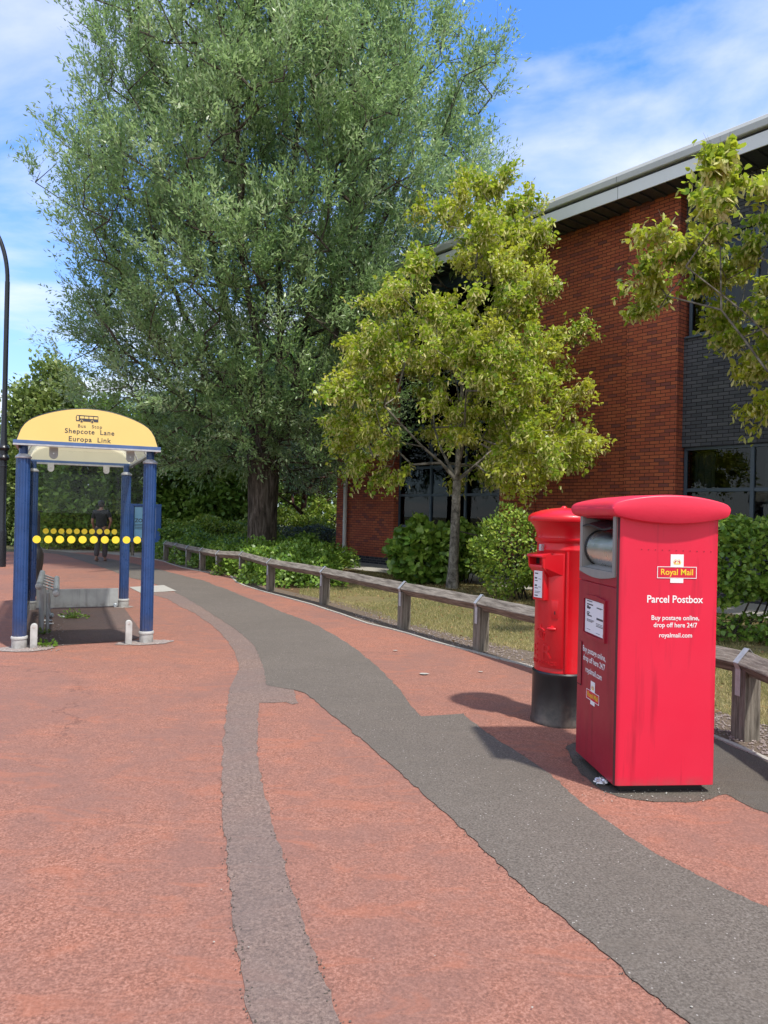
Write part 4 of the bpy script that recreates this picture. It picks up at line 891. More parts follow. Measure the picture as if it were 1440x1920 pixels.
# roof: soffit with ribs, pale fascia, recessed shadow gap, rounded gutter capping
OV = .78
b = MB(); b.box(-.7, XR, -OV, .4, HB, HB+.05)
x = -.65
while x < 26: b.box(x, x+.09, -OV+.02, -.02, HB-.035, HB-.001); x += .30
b.build('soffit', MT['soffit'], BD)
b = MB(); b.box(.02, XR, -.06, -.001, HB-.16, HB-.036); b.build('wall_flashing', MT['fascia2'], BD) if False else None
b = MB(); b.box(-.74, XR, -OV-.03, -OV-.001, HB-.04, HB+.22); b.box(-.74, -.7, -OV-.0009, 12, HB-.04, HB+.22); b.build('fascia', MT['fascia'], BD, bevel=.004)
b = MB(); b.box(-.70, XR, -OV+.03, -OV+.06, HB+.20, HB+.34); b.box(-.6, XR, -OV+.06, 14, HB+.06, HB+.5); b.build('roof', MT['soffit'], BD)
b = MB(); prof = [(-OV-.07, HB+.285), (-OV-.085, HB+.30), (-OV-.085, HB+.42), (-OV-.05, HB+.50), (-OV+.03, HB+.55), (-OV+.4, HB+.58), (-OV+.4, HB+.30), (-OV+.1, HB+.285)]
b.prism(prof, 'x', -.8, XR); b.build('gutter', MT['fascia2'], BD, bevel=.004)
for xj in (fac(1200, 340)[0], fac(1200, 340)[0]-4, fac(1200, 340)[0]+4):
    b = MB(); b.box(xj, xj+.008, -OV-.0875, -OV-.0845, HB+.30, HB+.42); b.box(xj, xj+.008, -OV-.0325, -OV-.0295, HB-.04, HB+.22); b.build('fascia_joint', MT['soffit'], BD)
# downpipe near the left corner
xp = fac(645, 1000, .12)[0]
b = MB(); b.tube([(xp, -.10, .0), (xp, -.10, HB-.3), (xp, -.2, HB-.1), (xp, -.45, HB-.001)], .062, 18); dp = b.build('drainpipe', MT['pipe'], BD)
b = MB()
for z in (1.3, 3.2, 5.1, 7.0): b.lathe([(.066, z), (.07, z+.005), (.07, z+.035), (.066, z+.04)], 18, c=(xp, -.10, 0))
b.build('pipe_bracket', MT['pipe'], dp)

# ------------------------------------------------------------------ trees
def tubes_np(A, B, ra, rb, n=5):
    m = len(A); d = unit(B-A); ref = np.where(np.abs(d[:, 2:3]) > .9, np.array([[1., 0, 0]]), np.array([[0, 0, 1.]])); u = unit(np.cross(d, ref)); w = np.cross(d, u)
    th = np.arange(n)*2*np.pi/n; c = np.cos(th)[None, :, None]; s = np.sin(th)[None, :, None]
    ra_ = A[:, None]+ra[:, None, None]*(c*u[:, None]+s*w[:, None]); rb_ = B[:, None]+rb[:, None, None]*(c*u[:, None]+s*w[:, None])
    q = np.stack([ra_, np.roll(ra_, -1, 1), np.roll(rb_, -1, 1), rb_], 2); return q.reshape(m*n, 4, 3)
def grow(base, rows, n_cl, trunk_path, limbs, rtip, expo, noise_thr=.0, shell=.55, seed=1, ry_scale=1.):
    g = np.random.default_rng(seed); rows = np.array(rows, float)         # z, xmin, xmax
    zz = rows[:, 0]; w = rows[:, 2]-rows[:, 1]; zs = g.uniform(zz[0], zz[-1], n_cl*8); ww = np.interp(zs, zz, w); keep = g.random(len(zs)) < (ww/w.max())**1.6; zs = zs[keep]; ww = ww[keep]
    cx = np.interp(zs, zz, (rows[:, 1]+rows[:, 2])/2); th = g.uniform(0, 2*np.pi, len(zs)); rad = g.random(len(zs))**shell
    lob = 1+.10*np.sin(3*th+zs*1.3+seed)+.09*np.sin(5*th-zs*2.1)
    p = np.column_stack([cx+rad*lob*ww/2*np.cos(th), ry_scale*rad*lob*ww/2*np.sin(th), zs])
    f = np.sin(p[:, 0]*1.9+seed)+np.sin(p[:, 1]*2.1+1.3*seed)+np.sin(p[:, 2]*1.7+p[:, 0]*.9)+.6*np.sin(p[:, 2]*3.9-p[:, 0]*2.7)
    p = p[f > noise_thr][:n_cl]
    nodes = [np.array(q, float) for q in trunk_path]; par = [-1]+list(range(len(trunk_path)-1))
    for lm in limbs:
        st = lm[0]; prev = st; prevp = nodes[st]
        for q in lm[1:]:
            q = np.array(q, float); k = max(1, int(np.linalg.norm(q-prevp)/.5))
            for j in range(1, k+1): nodes.append(prevp+(q-prevp)*j/k+g.normal(0, .03, 3)); par.append(prev); prev = len(nodes)-1
            prevp = q
    nt0 = len(trunk_path); c0 = np.array(trunk_path[-1], float)
    order = np.argsort(np.linalg.norm(p-c0, axis=1)); p = p[order]
    Nn = np.zeros((len(nodes)+len(p), 3)); Nn[:len(nodes)] = nodes; cnt = len(nodes); dep = np.zeros(len(Nn))
    first = max(1, nt0-2)
    for i in range(1, cnt): dep[i] = dep[par[i]]+np.linalg.norm(Nn[i]-Nn[par[i]])
    for q in p:
        d = np.linalg.norm(Nn[first:cnt]-q, axis=1); cost = d+.12*dep[first:cnt]+.5*np.maximum(0, Nn[first:cnt, 2]-q[2]-.1)
        k = int(np.argmin(cost))+first; Nn[cnt] = q; par.append(k); dep[cnt] = dep[k]+d[k-first]; cnt += 1
    num = np.zeros(cnt); isl = np.zeros(cnt, bool); isl[cnt-len(p):] = True; num[isl] = 1
    for i in range(cnt-1, 0, -1): num[par[i]] += num[i]
    rad = rtip*np.maximum(num, 1)**expo; pr = np.array(par)
    idx = np.arange(nt0, cnt); A = Nn[pr[idx]]; B = Nn[idx]; rb = rad[idx]; ra = np.minimum(rad[pr[idx]], rb*1.5+.004)
    return Nn[cnt-len(p):], Nn[pr[cnt-len(p):cnt]], (A, B, ra, rb)
def tree(name, label, loc, rows, n_cl, leaves, trunk_path, trunk_r, limbs=[], rtip=.008, expo=.5, bark='bark3', lf='lf_mid', tmpl=T_QUAD, lsize=(.1, .2), lw=1., tw=.6, up=.5, outw=.6, spread=.16, thr=0., shell=.55, seed=1, bracts=0, group=None, cat='tree', droop=0., nup=.8, kind_leaf='crown', ysc=1.):
    g = np.random.default_rng(seed+100)
    root = thing(name, label, cat, loc, 0, group)
    C_, PR, (A, B, ra, rb) = grow(loc, rows, n_cl, trunk_path, limbs, rtip, expo, thr, shell, seed, ysc)
    fast_mesh('branches', tubes_np(A, B, ra, rb), 4, MT[bark], root)
    t = MB(); n = 26; tp = [Vector(q) for q in trunk_path]; vs = []; m = len(tp)*6-5
    pts = []; rs = []
    for i in range(len(tp)-1):
        for k in range(6 if i < len(tp)-2 else 7):
            s = k/6; pts.append(tp[i].lerp(tp[i+1], s)); rs.append(trunk_r[i]+(trunk_r[i+1]-trunk_r[i])*s)
    for i, (p, r) in enumerate(zip(pts, rs)):
        for k in range(n):
            th = 2*math.pi*k/n; rr_ = r*(1+.05*math.sin(5*th+i*.2)+.03*math.sin(9*th-i*.3)); vs.append((p.x+rr_*math.cos(th), p.y+rr_*math.sin(th), p.z))
    t.add(vs, [(i*n+k, i*n+(k+1) % n, (i+1)*n+(k+1) % n, (i+1)*n+k) for i in range(len(pts)-1) for k in range(n)], 0, True); t.build('trunk', MT[bark], root, auto=False)
    # twigs
    nc = len(C_); c0 = np.array(trunk_path[-1], float)
    outd = unit(C_-c0-np.array([0, 0, (rows[-1][0]-rows[0][0])*.15])); pd = unit(C_-PR+1e-6)
    ax = unit(outw*outd+.35*pd+np.array([0, 0, up])+g.normal(0, .25, (nc, 3)))
    nt_ = 6; tw_ax = unit(ax[:, None]+g.normal(0, .42, (nc, nt_, 3))); tw_l = tw*g.uniform(.6, 1.15, (nc, nt_)); st = C_[:, None]+ax[:, None]*(tw*.3*g.random((nc, nt_, 1)))
    fast_mesh('twigs', tubes_np(st.reshape(-1, 3), (st+tw_ax*tw_l[..., None]).reshape(-1, 3), np.full(nc*nt_, rtip*.55), np.full(nc*nt_, rtip*.2), 3), 4, MT[bark], root)
    k = leaves//nt_; s = g.random((nc, nt_, k, 1))**.8
    p = st[:, :, None]+tw_ax[:, :, None]*tw_l[:, :, None, None]*s+g.normal(0, spread*tw, (nc, nt_, k, 3))*(.35+.5*s)
    p[..., 2] -= droop*tw*(s[..., 0]**2)
    d = tw_ax[:, :, None]*.9+g.normal(0, .55, p.shape); d[..., 2] -= droop*.9
    p = p.reshape(-1, 3); d = d.reshape(-1, 3); N_ = len(p)
    nr = g.normal(0, 1, (N_, 3))+np.array([0, 0, nup*2])
    cl = np.repeat(g.random(nc), nt_*k); rnd = np.clip(.5*g.random(N_)+.6*cl-.05, 0, 1)
    size = g.uniform(*lsize, N_)
    place_leaves(kind_leaf, p, d, nr, size, tmpl, MT[lf], root, rnd, width=size*lw)
    if bracts:
        sel = g.random(N_) < bracts; q = p[sel]; M_ = len(q); dd_ = g.normal(0, .45, (M_, 3)); dd_[:, 2] -= .9
        sz = g.uniform(lsize[0]*1.1, lsize[1]*1.35, M_)
        place_leaves('blossom', q+g.normal(0, .02, (M_, 3)), dd_, g.normal(0, 1, (M_, 3)), sz, T_BRACT, MT['bract'], root)
    return root
wl = P(490, 1022, .6)
rowsW0 = [(2.3, -3.3, 2.6), (3.0, -4.9, 3.8), (4.2, -6.0, 4.2), (5.8, -6.3, 4.6), (7.5, -6.5, 5.4), (9.2, -6.7, 6.2), (11., -6.9, 6.8), (12.3, -6.8, 7.0), (13.6, -6.3, 6.5), (15., -5.7, 5.7), (16.5, -5.1, 4.9), (18., -4.1, 3.8), (19.3, -2.5, 2.0), (20, -.8, .6)]
rowsW = [(z+(.5 if z < 4 else 0), a*.79, b*(.90 if z > 8 else .85)) for z, a, b in rowsW0]
limbsW = [[4, (-.5, -.1, 5.2), (-1.4, -.3, 8.5), (-2.2, -.4, 12.5), (-2.6, -.2, 16)], [4, (.4, .2, 5.2), (.3, .3, 9), (.8, .2, 13), (1.0, 0, 17)], [4, (.9, -.3, 4.4), (1.9, -.5, 6.3), (3.0, -.6, 9), (4.3, -.5, 12.3)], [4, (-.9, .5, 4.6), (-2.6, .8, 7.4), (-4.2, 1.0, 10.6)], [4, (.1, -1.0, 5), (-.3, -2.0, 8.2), (-.4, -2.8, 11.6)], [4, (.6, 1.2, 5), (1.2, 2.4, 9), (1.6, 3, 13)], [4, (-1.6, -.8, 4.2), (-3.6, -1.5, 5.8), (-5.0, -1.6, 7.8)]]
tree('willow_tree', 'huge silvery green willow with a thick furrowed trunk beyond the rail', (wl.x, wl.y, 0), rowsW, 3200, 126, [(0, 0, 0), (0, 0, .8), (.02, 0, 1.7), (.03, 0, 2.5), (.05, 0, 3.2)], [.50, .42, .40, .43, .50], limbsW, rtip=.0075, expo=.43, bark='bark', lf='lf_willow', tmpl=T_WIL, lsize=(.085, .175), lw=1.75, tw=1.0, up=.7, outw=.75, spread=.085, thr=-1.2, shell=.46, seed=3, nup=.9, ysc=.9)
ll = P(848, 1104)
rowsL0 = [(2.25, -1.5, 1.5), (2.7, -2.7, 3.0), (3.5, -2.8, 3.2), (4.2, -2.8, 2.7), (5.2, -2.7, 3.3), (6.0, -2.75, 2.5), (6.5, -1.6, 2.1), (7.2, -1.2, 2.15), (7.8, -.9, 1.8), (8.3, -.35, 1.45), (8.65, .3, 1.0)]
rowsL = [(z, a*.82, b*.85+.0) for z, a, b in rowsL0]
limbsL = [[3, (.1, 0, 3.2), (.15, 0, 5), (.4, 0, 7), (.6, 0, 8.3)], [3, (-.7, -.2, 3.0), (-1.6, -.3, 3.9)], [3, (.8, -.2, 3.0), (1.9, -.2, 3.9)], [3, (-.3, .7, 3.1), (-.4, 1.5, 4)], [3, (.1, -.8, 3.1), (0, -1.6, 4)]]
tree('lime_tree', 'young lime tree in yellow green blossom, thin grey trunk between two shrubs', (ll.x, ll.y, 0), rowsL, 280, 174, [(0, 0, 0), (.01, 0, .5), (.03, 0, 1.4), (.05, 0, 2.3)], [.14, .108, .095, .085], limbsL, rtip=.0055, expo=.46, bark='bark2', lf='lf_lime', tmpl=T_LIME, lsize=(.05, .09), tw=.56, up=.3, outw=1.0, spread=.15, thr=-.7, shell=.5, seed=12, bracts=.95, droop=.3, nup=1.0, group='lime trees in front of the building')
rowsR0 = [(2.6, -1.5, 1.6), (3.0, -2.0, 2.2), (3.5, -2.6, 2.6), (4.1, -3.15, 3.0), (4.6, -3.2, 3.1), (5.2, -3.2, 3.0), (5.5, -2.0, 2.8), (5.9, -1.2, 2.4), (6.9, -1.05, 2.0), (7.6, -.95, 1.6), (8.4, -.7, 1.0), (8.9, -.4, .4)]
rowsR = [(z+.35, a*.87, b*.9) for z, a, b in rowsR0]
limbsR = [[3, (0, 0, 3.2), (0, 0, 5), (.1, 0, 7), (.1, 0, 8.3)], [3, (-.8, -.2, 3.1), (-1.9, -.2, 4.2), (-2.6, -.1, 4.8)], [3, (.8, -.2, 3.0), (1.9, -.2, 3.9)], [3, (-.9, .5, 3.3), (-1.7, 1.0, 4.5)], [3, (-.5, -.8, 3.1), (-1, -1.6, 4.3)], [3, (-.3, .1, 4), (-1.2, .1, 6)]]
tree('lime_tree', 'lime tree whose leafy blossoming boughs reach in from the right edge', (6.4, 9.6, 0), rowsR, 250, 168, [(0, 0, 0), (.01, 0, .5), (.0, 0, 1.4), (.0, 0, 2.4)], [.16, .125, .11, .10], limbsR, rtip=.0055, expo=.46, bark='bark2', lf='lf_lime', tmpl=T_LIME, lsize=(.055, .10), tw=.52, up=.3, outw=1.0, spread=.15, thr=-.05, shell=.42, seed=8, bracts=.8, droop=.3, nup=1.0, group='lime trees in front of the building')

# background trees
def bgtree(px, Y, wpx, ytop, lf, label, seed, bark='bark3', z0=.6, n=420, k=48, size=(.12, .24), name='background_tree', tmpl=T_QUAD, tr=1.4):
    x = (px-720)/FOC*Y; hor = 965+(px-720)*.0218; H_ = EYE+(hor-ytop)/FOC*Y; w = wpx/FOC*Y/2
    rows = [(z0, -w*.6, w*.6), (z0+(H_-z0)*.2, -w*.95, w*.95), (z0+(H_-z0)*.5, -w, w), (z0+(H_-z0)*.75, -w*.75, w*.75), (H_*.93, -w*.4, w*.4), (H_, -w*.1, w*.1)]
    return tree(name, label, (x, Y, 0), rows, n, k, [(0, 0, 0), (.02, 0, tr*.5), (0, 0, tr), (0, 0, tr+.4)], [.2, .15, .13, .1], [], rtip=.008, expo=.46, bark=bark, lf=lf, tmpl=tmpl, lsize=size, tw=.75, up=.3, outw=.6, spread=.25, thr=-1.2, shell=.5, seed=seed, group='trees beyond the shelter and willow')
bgtree(95, 31, 170, 690, 'lf_pale', 'pale green tree rising behind the left end of the shelter sign', 21, n=520)
bgtree(50, 34, 110, 800, 'lf_pale', 'low yellowish tree between the lamp post and shelter', 22, n=300)
bgtree(190, 29.5, 190, 770, 'lf_shrub', 'bushy green tree behind the shelter glass and the walking person', 23, n=560, z0=.25)
bgtree(300, 31, 190, 760, 'lf_mid', 'dense tree behind the blue noticeboard', 24, n=560, z0=.3)
bgtree(395, 30, 150, 740, 'lf_mid', 'dark tree between noticeboard and willow trunk', 25, n=520, z0=.5, size=(.14, .26))
bgtree(440, 36, 140, 700, 'lf_shrub', 'taller leafy tree standing behind the low yellow hedge', 26, n=420, z0=1.0)
bgtree(545, 40, 150, 640, 'lf_mid', 'large shadowed tree right behind the willow trunk', 27, n=520, z0=2.2, tr=2.0, size=(.16, .3))
bgtree(600, 46, 150, 560, 'lf_pale', 'far pale tree in the gap left of the building corner', 28, n=520, z0=1.6, size=(.18, .32))
bgtree(500, 52, 220, 640, 'lf_mid', 'farthest tall tree in the gap behind the willow trunk', 29, n=420, z0=.6, size=(.2, .4))
bgtree(20, 44, 120, 860, 'lf_pale', 'small distant tree left of the lamp post', 30, n=200, z0=.4, size=(.2, .3))
# pine
px_, Y_ = 568, 33.
rowsP = [(2.3, -1.8, 1.8), (2.9, -2.4, 2.4), (3.8, -2.6, 2.6), (4.8, -1.8, 1.8), (5.6, -.6, .6)]
tree('pine_tree', 'open pine with forked reddish trunk in the gap by the building', ((px_-720)/FOC*Y_, Y_, 0), rowsP, 260, 78, [(0, 0, 0), (0, 0, .6), (0, 0, 1.2), (0, 0, 1.5)], [.2, .17, .15, .14], [[3, (-.9, 0, 2.2), (-1.8, 0, 3)], [3, (.9, 0, 2.0), (2.0, 0, 2.7)], [3, (.1, 0, 2.8), (0, 0, 4.5)]], rtip=.012, expo=.44, bark='bark4', lf='lf_pine', tmpl=T_WIL, lsize=(.12, .25), tw=.5, up=.5, outw=.5, spread=.2, thr=-1, seed=33)

# shrubs: many leaves through a lumpy shell over stems
def shrub(name, label, c, dims, nl, size, lf, seed, zmin=.0, cat='shrub', stems=7, tmpl=T_OVAL, group=None, flat=2.6, kind=None, rotz=0.):
    g = np.random.default_rng(seed); root = thing(name, label, cat, (c[0], c[1], 0), rotz, group, kind)
    d = unit(g.normal(size=(nl, 3))); e = flat; d = d/np.power(np.sum(np.abs(d)**e, 1, keepdims=True), 1/e)
    lob = 1+.13*np.sin(d[:, :1]*7+seed)+.07*np.sin(d[:, 1:2]*8+d[:, 2:]*5+seed*2)+.09*np.sin(d[:, 2:]*9+d[:, :1]*6)
    p = d*lob*(1-.42*g.random((nl, 1))**2.2)*np.array(dims)/2; zc = (dims[2]+zmin)/2
    p[:, 2] = zmin+(p[:, 2]/(dims[2]/2)+1)/2*(dims[2]-zmin); p = p[p[:, 2] > .02]; n = len(p)
    out = unit(p-np.array([0, 0, zc*.7])); dr_ = out*.6+g.normal(0, .6, (n, 3)); nr = out*.8+g.normal(0, .55, (n, 3))+np.array([0, 0, .5])
    s = g.uniform(*size, n); place_leaves('foliage', p, dr_, nr, s, tmpl, MT[lf], root, g.random(n), width=s)
    A = []; B = []
    for k in range(stems):
        a0 = np.array([g.normal(0, dims[0]*.08), g.normal(0, dims[1]*.08), 0]); th = g.uniform(0, 6.28)
        mid = a0+np.array([math.cos(th)*dims[0]*.12, math.sin(th)*dims[1]*.12, dims[2]*.35]); end = mid+np.array([math.cos(th)*dims[0]*.2, math.sin(th)*dims[1]*.2, dims[2]*.42])
        A += [a0, mid]; B += [mid, end]
        for j in range(5):
            t_ = mid+(end-mid)*g.random(); e_ = t_+unit(g.normal(size=3))*np.array(dims)*.28; e_[2] = min(max(e_[2], zmin+.05), dims[2]*.93); A.append(t_); B.append(e_)
    A = np.array(A); B = np.array(B); r_ = np.full(len(A), .012*max(.6, dims[2])); fast_mesh('stems', tubes_np(A, B, r_, r_*.5), 4, MT['bark3'], root)
    return root
shrub('shrub', 'rounded broad leaved shrub just left of the lime trunk', (.95, 17.0), (1.5, 1.3, 1.38), 2600, (.10, .17), 'lf_shrub', 41, tmpl=T_LIME, group='shrubs before the building')
shrub('shrub', 'broad leaved shrub just right of the lime trunk', (1.95, 17.3), (1.1, 1.2, 1.35), 1900, (.08, .15), 'lf_shrub', 47, zmin=.25, tmpl=T_LIME, group='shrubs before the building')
shrub('shrub', 'bright green fine leaved shrub behind the pillar box', (2.62, 14.0), (1.95, 1.5, 1.66), 7500, (.045, .085), 'lf_bright', 42, zmin=.2, group='shrubs before the building')
shrub('shrub', 'tall ivy leaved shrub at the right edge behind the parcel box', (4.95, 9.9), (2.1, 1.0, 1.60), 6500, (.04, .075), 'lf_shrub', 43, zmin=.5, tmpl=T_LIME, stems=5, group='shrubs before the building')
shrub('shrub', 'low leafy suckers at the foot of the right edge shrub', (4.9, 9.75), (1.7, .9, .34), 900, (.04, .07), 'lf_shrub', 44, tmpl=T_LIME, stems=4, group='shrubs before the building')
shrub('shrub', 'fine leaved shrub partly hidden by the parcel box', (3.9, 12.2), (1.6, 1.2, 1.45), 4200, (.045, .08), 'lf_shrub', 46, zmin=.2, group='shrubs before the building')
# ground cover round the willow, one spreading mass
g = np.random.default_rng(50); mounds = [(-1.75, 16.0, .95, .70, .55), (-1.8, 17.4, .8, .9, .68), (-2.55, 16.7, .7, .8, .5), (-2.4, 18.2, 1.3, 1.1, .72), (-2.0, 19.0, .85, 1.1, .75), (-3.1, 19.8, 1.4, 1.2, .75), (-4.1, 20.6, 1.1, 1.2, .62), (-4.9, 22.2, 1.4, 1.4, .62), (-2.5, 21.6, 1.6, 1.6, .8), (-5.6, 24.0, 1.6, 1.4, .75), (-3.9, 23.4, 1.6, 1.6, .75), (-3.45, 18.6, .7, .9, .5), (-2.5, 21.5, 1.1, 1.5, .8)]
PP = []; DD = []; NN = []
for (x, y, rx, ry, h) in mounds:
    n = int(2300*rx*ry+900); d = unit(g.normal(size=(n, 3))); d[:, 2] = np.abs(d[:, 2]); lob = 1+.1*np.sin(d[:, :1]*9+x*5)+.1*np.sin(d[:, 1:2]*8+y*3)
    p = d*lob*(1-.3*g.random((n, 1))**2)*np.array([rx, ry, h])+np.array([x, y, 0.02]); PP.append(p); DD.append(d*.5+g.normal(0, .6, (n, 3))); NN.append(d+g.normal(0, .5, (n, 3))+np.array([0, 0, .6]))
PP = np.concatenate(PP); DD = np.concatenate(DD); NN = np.concatenate(NN); s = g.uniform(.06, .12, len(PP))
o = place_leaves('ground_cover', PP, DD, NN, s, T_OVAL, MT['lf_shrub'], None, g.random(len(PP)), width=s); tag(o, 'leafy green ground cover spreading round the willow trunk', 'ground cover', kind='stuff')
def sx(px, Y): return (px-720)/FOC*Y
shrub('clipped_hedge', 'low dark clipped hedge at the left corner of the building', (sx(592, 26.5), 26.5), (2.4, 1.2, 1.05), 6500, (.05, .09), 'lf_dark', 51, cat='hedge', flat=5)
shrub('hedge', 'yellow green hedge left of the willow trunk', (sx(395, 26.5), 26.5), (2.9, 1.4, 1.25), 7000, (.07, .13), 'lf_bright', 52, cat='hedge', flat=3.5)
shrub('hedge', 'sunlit yellow green bushes just right of the willow trunk', (sx(545, 30), 30), (3.2, 1.6, 1.55), 6500, (.08, .15), 'lf_bright', 53, cat='hedge')
shrub('shrub', 'bright bush against the building corner, behind the clipped hedge', (sx(612, 31.5), 31.5), (2.2, 1.5, 1.95), 4500, (.08, .15), 'lf_bright', 54)
shrub('shrub', 'dark bush at the far end of the rail beside the noticeboard', (sx(345, 25.2), 25.2), (1.7, 1.4, 1.0), 3800, (.07, .13), 'lf_shrub', 55)
shrub('hedge', 'tall hedge seen through the shelter behind the walking person', (sx(185, 28), 28), (4.6, 1.6, 1.9), 8000, (.09, .17), 'lf_bright', 56, cat='hedge')
shrub('hedge', 'pale low hedge at the back of the gravel left of the shelter', (sx(35, 30), 30), (3.2, 1.5, 1.5), 4500, (.09, .16), 'lf_pale', 57, cat='hedge')
shrub('shrub', 'small yellow green plants at the foot of the noticeboard', (sx(255, 27), 27), (2.2, .8, .45), 1400, (.06, .11), 'lf_bright', 58)

# ------------------------------------------------------------------ parked car, mostly behind the shelter glass
CR = thing('parked_car', 'silver hatchback parked far behind the left shelter post', 'car', (sx(70, 37), 37, 0), R_(115))
pr = [(-1.95, .35), (-2.0, .6), (-1.9, .85), (-1.2, .95), (-.55, 1.38), (.2, 1.47), (1.2, 1.42), (1.85, 1.0), (1.98, .8), (1.98, .4), (1.9, .28), (-1.8, .28)]
b = MB(); b.prism(pr, 'y', -.82, .82); car = b.build('body', MT['carpaint'], CR, bevel=.07, seg=3)
for s_ in (-1, 1):
    b = MB(); b.prism([(-1.0, .98), (-.5, 1.32), (.2, 1.40), (1.1, 1.35), (1.5, 1.0)], 'y', s_*.815, s_*.824); b.build('side_window', MT['black2'], CR)
b = MB(); b.add([(-1.22, -.66, .99), (-1.22, .66, .99), (-.6, .6, 1.385), (-.6, -.6, 1.385)], [(0, 1, 2, 3)]); o = b.build('windscreen', MT['black2'], CR, loc=(-.012, 0, .008))
for s_ in (-1, 1):
    b = MB(); b.box(-1.995, -1.9, s_*.5-.16, s_*.5+.16, .62, .78); b.build('headlight', MT['paper'], CR, bevel=.01)
for (x, s_) in ((-1.25, -1), (-1.25, 1), (1.25, -1), (1.25, 1)):
    b = MB(); b.tube([(x, s_*.68, .31), (x, s_*.86, .31)], .31, 26); w_ = b.build('wheel', MT['tyre'], CR); b = MB(); b.tube([(x, s_*.86, .31), (x, s_*.868, .31)], .19, 20); b.build('rim', MT['galv'], w_)

# ------------------------------------------------------------------ person walking away
PE = thing('person', 'person in dark t-shirt and dark trousers walking away beyond the shelter', 'person', (P(188, 1053).x, P(188, 1053).y, .012), R_(4))
def skin(name, verts, edges, radii, mat, parent, root=0, sub=2):
    me = bpy.data.meshes.new(name); me.from_pydata([Vector(v) for v in verts], edges, []); o = bpy.data.objects.new(name, me); COL.objects.link(o)
    md = o.modifiers.new('s', 'SKIN'); md.use_smooth_shade = True; sb = o.modifiers.new('u', 'SUBSURF'); sb.levels = sub; sb.render_levels = sub
    for i, r in enumerate(radii):
        me.skin_vertices[0].data[i].radius = r if hasattr(r, '__len__') else (r, r); me.skin_vertices[0].data[i].use_root = (i == root)
    bpy.context.view_layer.update(); dg = bpy.context.evaluated_depsgraph_get(); dg.update(); nm = bpy.data.meshes.new_from_object(o.evaluated_get(dg)); bpy.data.objects.remove(o); nm.name = name
    nm.materials.clear(); nm.materials.append(mat)
    for p in nm.polygons: p.use_smooth = True
    no = bpy.data.objects.new(name, nm); link(no, parent); return no
# facing +y (away); x right
J = {'pel': (0, 0, .96), 'sp1': (0, .01, 1.10), 'sp2': (0, .01, 1.27), 'ch': (0, -.0, 1.42), 'nk': (0, .0, 1.50), 'nk2': (-.005, .02, 1.56), 'hd1': (-.008, .03, 1.62), 'hd2': (-.01, .03, 1.69), 'hd3': (-.01, .02, 1.745),
     'hl': (-.095, 0, .92), 'kl': (-.10, .05, .50), 'al': (-.09, -.10, .12), 'fl': (-.10, .02, .05), 'tl': (-.10, .10, .035),
     'hr': (.095, 0, .92), 'kr': (.10, .10, .50), 'ar': (.095, .08, .09), 'fr': (.10, .17, .045), 'tr': (.105, .24, .035),
     'sl': (-.18, 0, 1.43), 'el': (-.255, .0, 1.15), 'wl': (-.235, .12, .95), 'pl': (-.225, .16, .88),
     'sr': (.18, 0, 1.43), 'er': (.305, -.06, 1.18), 'wr': (.225, .03, 1.00), 'pr': (.19, .06, .95)}
keys = list(J); ix = {k: i for i, k in enumerate(keys)}
ED = [('pel', 'sp1'), ('sp1', 'sp2'), ('sp2', 'ch'), ('ch', 'nk'), ('nk', 'nk2'), ('nk2', 'hd1'), ('hd1', 'hd2'), ('hd2', 'hd3'), ('pel', 'hl'), ('hl', 'kl'), ('kl', 'al'), ('al', 'fl'), ('fl', 'tl'), ('pel', 'hr'), ('hr', 'kr'), ('kr', 'ar'), ('ar', 'fr'), ('fr', 'tr'), ('ch', 'sl'), ('sl', 'el'), ('el', 'wl'), ('wl', 'pl'), ('ch', 'sr'), ('sr', 'er'), ('er', 'wr'), ('wr', 'pr')]
RD = dict(pel=(.14, .10), sp1=(.135, .095), sp2=(.15, .105), ch=(.15, .1), nk=.055, nk2=.052, hd1=(.068, .08), hd2=(.076, .092), hd3=(.05, .06), hl=.085, kl=.055, al=.036, fl=.035, tl=.03, hr=.085, kr=.055, ar=.036, fr=.035, tr=.03, sl=.062, el=.042, wl=.03, pl=.034, sr=.062, er=.042, wr=.03, pr=.034)
body = skin('body', [J[k] for k in keys], [(ix[a], ix[b]) for a, b in ED], [RD[k] for k in keys], MT['skin'], PE)
# fingers
fg = MB()
for nm_, base in (('l', J['pl']), ('r', J['pr'])):
    for k in range(4):
        x = base[0]+(-.022+.014*k)*.6; y = base[1]+(k-1.5)*.014
        fg.tube([(x, y, base[2]-.01), (x, y+.01, base[2]-.05), (x+.002, y+.02, base[2]-.08+.006*abs(k-1.5))], [.009, .008, .006], 8)
    fg.tube([(base[0]+(.015 if nm_ == 'l' else -.015), base[1]+.02, base[2]+.01), (base[0]+(.02 if nm_ == 'l' else -.02), base[1]+.045, base[2]-.03)], [.01, .007], 8)
fg.build('fingers', MT['skin'], body)
tk = ['sp0', 'sp1', 'sp2', 'ch', 'nk', 'sl', 'elu', 'sr', 'eru']
TJ = dict(sp0=(0, .0, .93), sp1=J['sp1'], sp2=J['sp2'], ch=J['ch'], nk=(0, 0, 1.49), sl=J['sl'], elu=(-.235, 0, 1.22), sr=J['sr'], eru=(.275, -.04, 1.25))
TR_ = dict(sp0=(.175, .13), sp1=(.165, .122), sp2=(.178, .13), ch=(.17, .118), nk=.07, sl=.085, elu=.066, sr=.085, eru=.066); ti = {k: i for i, k in enumerate(tk)}
